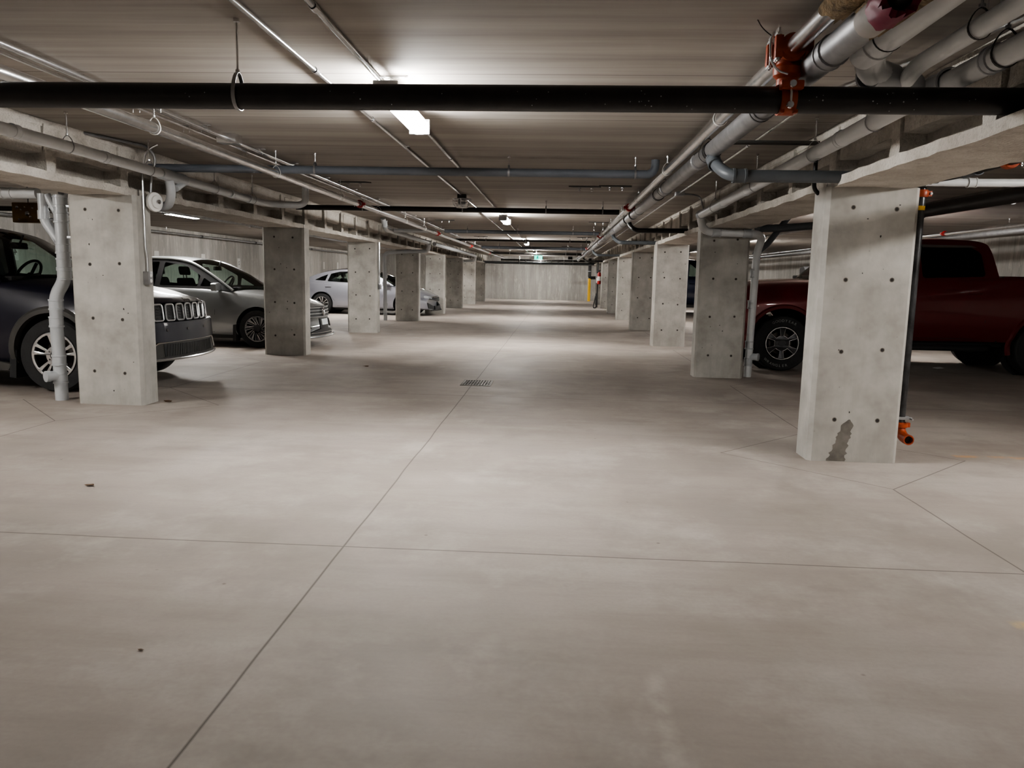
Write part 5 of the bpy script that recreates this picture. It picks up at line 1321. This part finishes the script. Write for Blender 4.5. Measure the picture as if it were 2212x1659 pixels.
for sg in (-1, 1):
    bm = bmesh.new(); cv.bowed(bm, .50, .60, sg*.52, sg*.80, -.04, .014, 8, 0, lambda y: (.52+.02*(abs(y)-.5)/.3, .575+.035*(abs(y)-.5)/.3)); cv.part('headlight', bm, M['lamp_glass'])
    bm = bmesh.new(); cv.bowed(bm, .20, .40, sg*.50, sg*.74, -.03, .014, 6, 0, lambda y: (.21+.02*(abs(y)-.5)/.24, .40-.10*(.74-abs(y))/.24)); cv.part('corner_vent', bm, M['plastic_black'])
    bm = bmesh.new(); box(bm, (-3.48, sg*.68-.1, .76), (-3.3, sg*.68+.08, .88), .02); cv.part('tail_light', bm, M['red'])
bm = bmesh.new(); tube(bm, [cv.nose(y/10*.68, .168, .03) for y in range(-10, 11)], .014, 8); cv.part('front_lip', bm, M['plastic_black'])
cv.place((-4.57, 23.98, 0), radians(-2.5), 1.0)

# --- red pickup
def sp_six():
    out = []
    for k in range(6):
        b = 2*pi*k/6+pi/2+pi/6; out.append(gap(b-.34, b+.34, .105, .222, -.0, 6, .016))
    return out
ts = [(-4.78, .55, 1.30, 1.36, .93, .90), (-4.65, .50, 1.36, 1.38, .96, .925), (-4.0, .47, 1.38, 1.385, .975, .935), (-2.95, .46, 1.38, 1.385, .98, .93), (-2.85, .46, 1.35, 1.36, .98, .93), (-1.6, .45, 1.33, 1.33, .98, .93), (-.85, .45, 1.29, 1.30, .98, .92),
      (-.55, .45, 1.24, 1.31, .98, .90), (-.2, .46, 1.225, 1.30, .985, .88), (.3, .47, 1.19, 1.265, .98, .86), (.6, .45, 1.15, 1.22, .965, .83), (.8, .42, 1.11, 1.18, .94, .80), (.88, .42, 1.08, 1.14, .93, .79)]
tk = Car('pickup_truck', 'dark red crew cab pickup truck behind the nearest right column', 'truck',
  dict(hw=.98, gb=.90, tum=.22, belt=1.33, paint=M['paint_red'], bow=.16, lean=.06, lean_z=.8, warp_len=.6, bow_r=.05, bulge=.02, st=ts,
   roofline=[(-.66, 1.30), (-1.0, 1.58), (-1.32, 1.80), (-1.75, 1.875), (-2.3, 1.88), (-2.66, 1.85), (-2.79, 1.74), (-2.90, 1.36)], base=[(-.66, 1.29), (-1.6, 1.30), (-2.4, 1.325), (-2.90, 1.34)],
   windows=[[(-.98, 1.36), (-1.40, 1.745), (-1.72, 1.795), (-1.76, 1.345)], [(-1.87, 1.345), (-1.83, 1.80), (-2.50, 1.795), (-2.66, 1.70), (-2.72, 1.38)]],
   glass=[M['glass_dark'], M['glass_dark']], wglass=M['glass'], rglass=M['glass_dark'], wind=(-.66, -1.36), rear=(-2.70, -2.90), bow_w=.18, bow_rw=.03, crown=.05, wr=.05,
   seats=[(-1.75, 'f'), (-2.6, 'r')], seat_h=.2, mirror_x=-1.3, mirror_z=1.68, wb=3.58, tr=.393, tw=.27, yt=.955, rim=.235, arch=.475, arch_dz=.03, spokes=sp_six, rim_m=M['alloy_dark'], rim_edge=True, lugs=6, hub_m=M['alloy_dark']))
tk.body(); tk.cabin(); tk.wheels(); tk.arch_trim(M['paint_red'], .05, 'fender_flare', .02)
tk.mirror(-.92, 1.42, M['plastic_black'], 1.25)
tk.seam([(-.98, .52), (-.94, .9), (-.90, 1.26)]); tk.seam([(-1.81, .52), (-1.80, 1.30)]); tk.seam([(-2.72, .75), (-2.78, 1.32)]); tk.seam([(-.98, .52), (-1.81, .52), (-2.6, .52)]); tk.seam([(-2.925, .47), (-2.925, 1.38)], 'bed_gap', .014)
tk.handle(-1.62, 1.13, M['paint_red']); tk.handle(-2.55, 1.14, M['paint_red'])
for sg in (-1, 1):
    bm = bmesh.new(); tube(bm, [(-.62, sg*.80, .40), (-.75, sg*.93, .385), (-2.75, sg*.93, .385), (-2.9, sg*.80, .40)], .04, 10, True, .1); tk.part('step_bar', bm, M['plastic_black'])
bm = bmesh.new(); box(bm, (-4.6, -.8, 1.375), (-3.0, .8, 1.392), .004); tk.part('bed_cover', bm, M['plastic_black'])
bm = bmesh.new(); tk.bowed(bm, .72, 1.06, -.60, .60, -.03, .03, 12); tk.part('grille', bm, M['plastic_black'])
for z in (.73, .84, .95, 1.05):
    bm = bmesh.new(); tube(bm, [tk.nose(y/10*.62, z, .04) for y in range(-10, 11)], .018, 8); tk.part('grille_bar', bm, M['chrome'])
bm = bmesh.new(); tk.bowed(bm, .46, .68, -.90, .90, -.03, .07, 16); tk.part('bumper', bm, M['chrome'])
for sg in (-1, 1):
    bm = bmesh.new(); tk.bowed(bm, .80, 1.04, sg*.64, sg*.86, -.02, .012, 6); tk.part('headlight', bm, M['lamp_glass'])
    bm = bmesh.new(); prism(bm, [(.80, 1.03), (.58, 1.02), (.60, .97), (.66, .93), (.68, .87), (.80, .85)], lambda u, v, q: (u, sg*(tk.side_y(u, v)-.045+q), v), .05); tk.part('headlight', bm, M['lamp_glass'])
    bm = bmesh.new(); box(bm, (-4.77, sg*.90-.06, .95), (-4.6, sg*.90+.06, 1.3), .015); tk.part('tail_light', bm, M['red'])
    bm = bmesh.new(); prism(bm, [(-1.86, 1.768), (-1.855, 1.808), (-2.52, 1.803), (-2.60, 1.775)], lambda u, v, q: (u, sg*(tk.gy(v)+.002+q), v), .012); tk.part('rain_guard', bm, simple('smoked_guard', (.16,.14,.13), .25))
    bm = bmesh.new(); prism(bm, [(.5, .50), (.47, .30), (.9, .30), (.9, .50)], lambda u, v, q: (u, sg*(.55+q), v), .3); tk.part('mud_guard', bm, M['plastic_black'])
bm = bmesh.new(); tube(bm, [(-.6, .55, 1.315), (-.68, .1, 1.38), (-.80, -.35, 1.46)], .008, 6); tk.part('wiper', bm, M['plastic_black']); bm = bmesh.new(); tube(bm, [(-.56, -.2, 1.31), (-.63, -.5, 1.37), (-.75, -.75, 1.42)], .008, 6); tk.part('wiper', bm, M['plastic_black'])
# raised white tyre lettering (front wheel on the camera side)
def arc_text(c, word, wx, sg, rad, a_mid, size, top):
    bmA = bmesh.new(); n = len(word); step = size*.86/rad
    for i, ch in enumerate(word):
        k = (i-(n-1)/2)*step; a = a_mid - k if top else a_mid + k
        t = text_bm(ch, size, .0012); rot = a-pi/2 if top else a+pi/2
        for v in t.verts:
            x, y = v.co.x, v.co.y; X = rad*cos(a)+x*cos(rot)-y*sin(rot); Y = rad*sin(a)+x*sin(rot)+y*cos(rot)
            v.co = Vector((wx - sg*X*-1 if False else wx+(X if sg < 0 else -X), sg*(c.P['yt']+.0025+v.co.z), c.P['tr']+Y))
        me = bpy.data.meshes.new('t'); t.to_mesh(me); t.free(); bmA.from_mesh(me); bpy.data.meshes.remove(me)
    return bmA
for wx in (0, -3.58):
    bmA = arc_text(tk, 'GOODYEAR', wx, 1, .318, pi/2-.05, .052, True)
    bmB = arc_text(tk, 'WRANGLER', wx, 1, .318, -pi/2-.25, .052, False)
    me = bpy.data.meshes.new('t'); bmB.to_mesh(me); bmB.free(); bmA.from_mesh(me); bpy.data.meshes.remove(me)
    w = [o for o in tk.root.children if o.name.startswith('wheel') and o.type == 'MESH']
    tgt = min(w, key=lambda o: (Vector(o.bound_box[0])+Vector(o.bound_box[6])-2*Vector((wx, .85, .39))).length)
    obj('tyre_lettering', bmA, M['tyre_text'], tgt, .3)
tk.place((3.18, 11.97, 0), pi)

# ------------------------------------------------------------------ camera, world, colour
cam = bpy.data.cameras.new('camera'); co = bpy.data.objects.new('camera', cam); C.objects.link(co)
cam.sensor_width = 36.; cam.lens = 1661/2212*36; cam.clip_start = .05; cam.clip_end = 200
Rw = ((0.998045234230482, 0.05893429046626635, 0.02079566870913575), (0.0287331746060494, -0.13721569648964035, -0.9901243645693814), (-0.05549878473336744, 0.9887864289340245, -0.1386408412013527))
r_, d_, f_ = (Vector(v) for v in Rw)
mt = Matrix.Identity(4)
for i in range(3): mt[i][0] = r_[i]; mt[i][1] = -d_[i]; mt[i][2] = -f_[i]
mt.translation = (0, 0, 1.25); co.matrix_world = mt
S.camera = co
w = bpy.data.worlds.new('world'); S.world = w; w.use_nodes = True
w.node_tree.nodes['Background'].inputs[0].default_value = (.9, .93, 1, 1); w.node_tree.nodes['Background'].inputs[1].default_value = .02
S.view_settings.view_transform = 'AgX'; S.view_settings.look = 'AgX - Medium High Contrast'; S.view_settings.exposure = 1.68
S.cycles.max_bounces = 5; S.cycles.diffuse_bounces = 3; S.cycles.glossy_bounces = 3; S.cycles.use_adaptive_sampling = True; S.cycles.adaptive_threshold = .08; S.cycles.adaptive_min_samples = 16; S.cycles.use_denoising = True; S.cycles.denoiser = 'OPENIMAGEDENOISE'; S.cycles.transparent_max_bounces = 10
S.cycles.sample_clamp_indirect = 6.
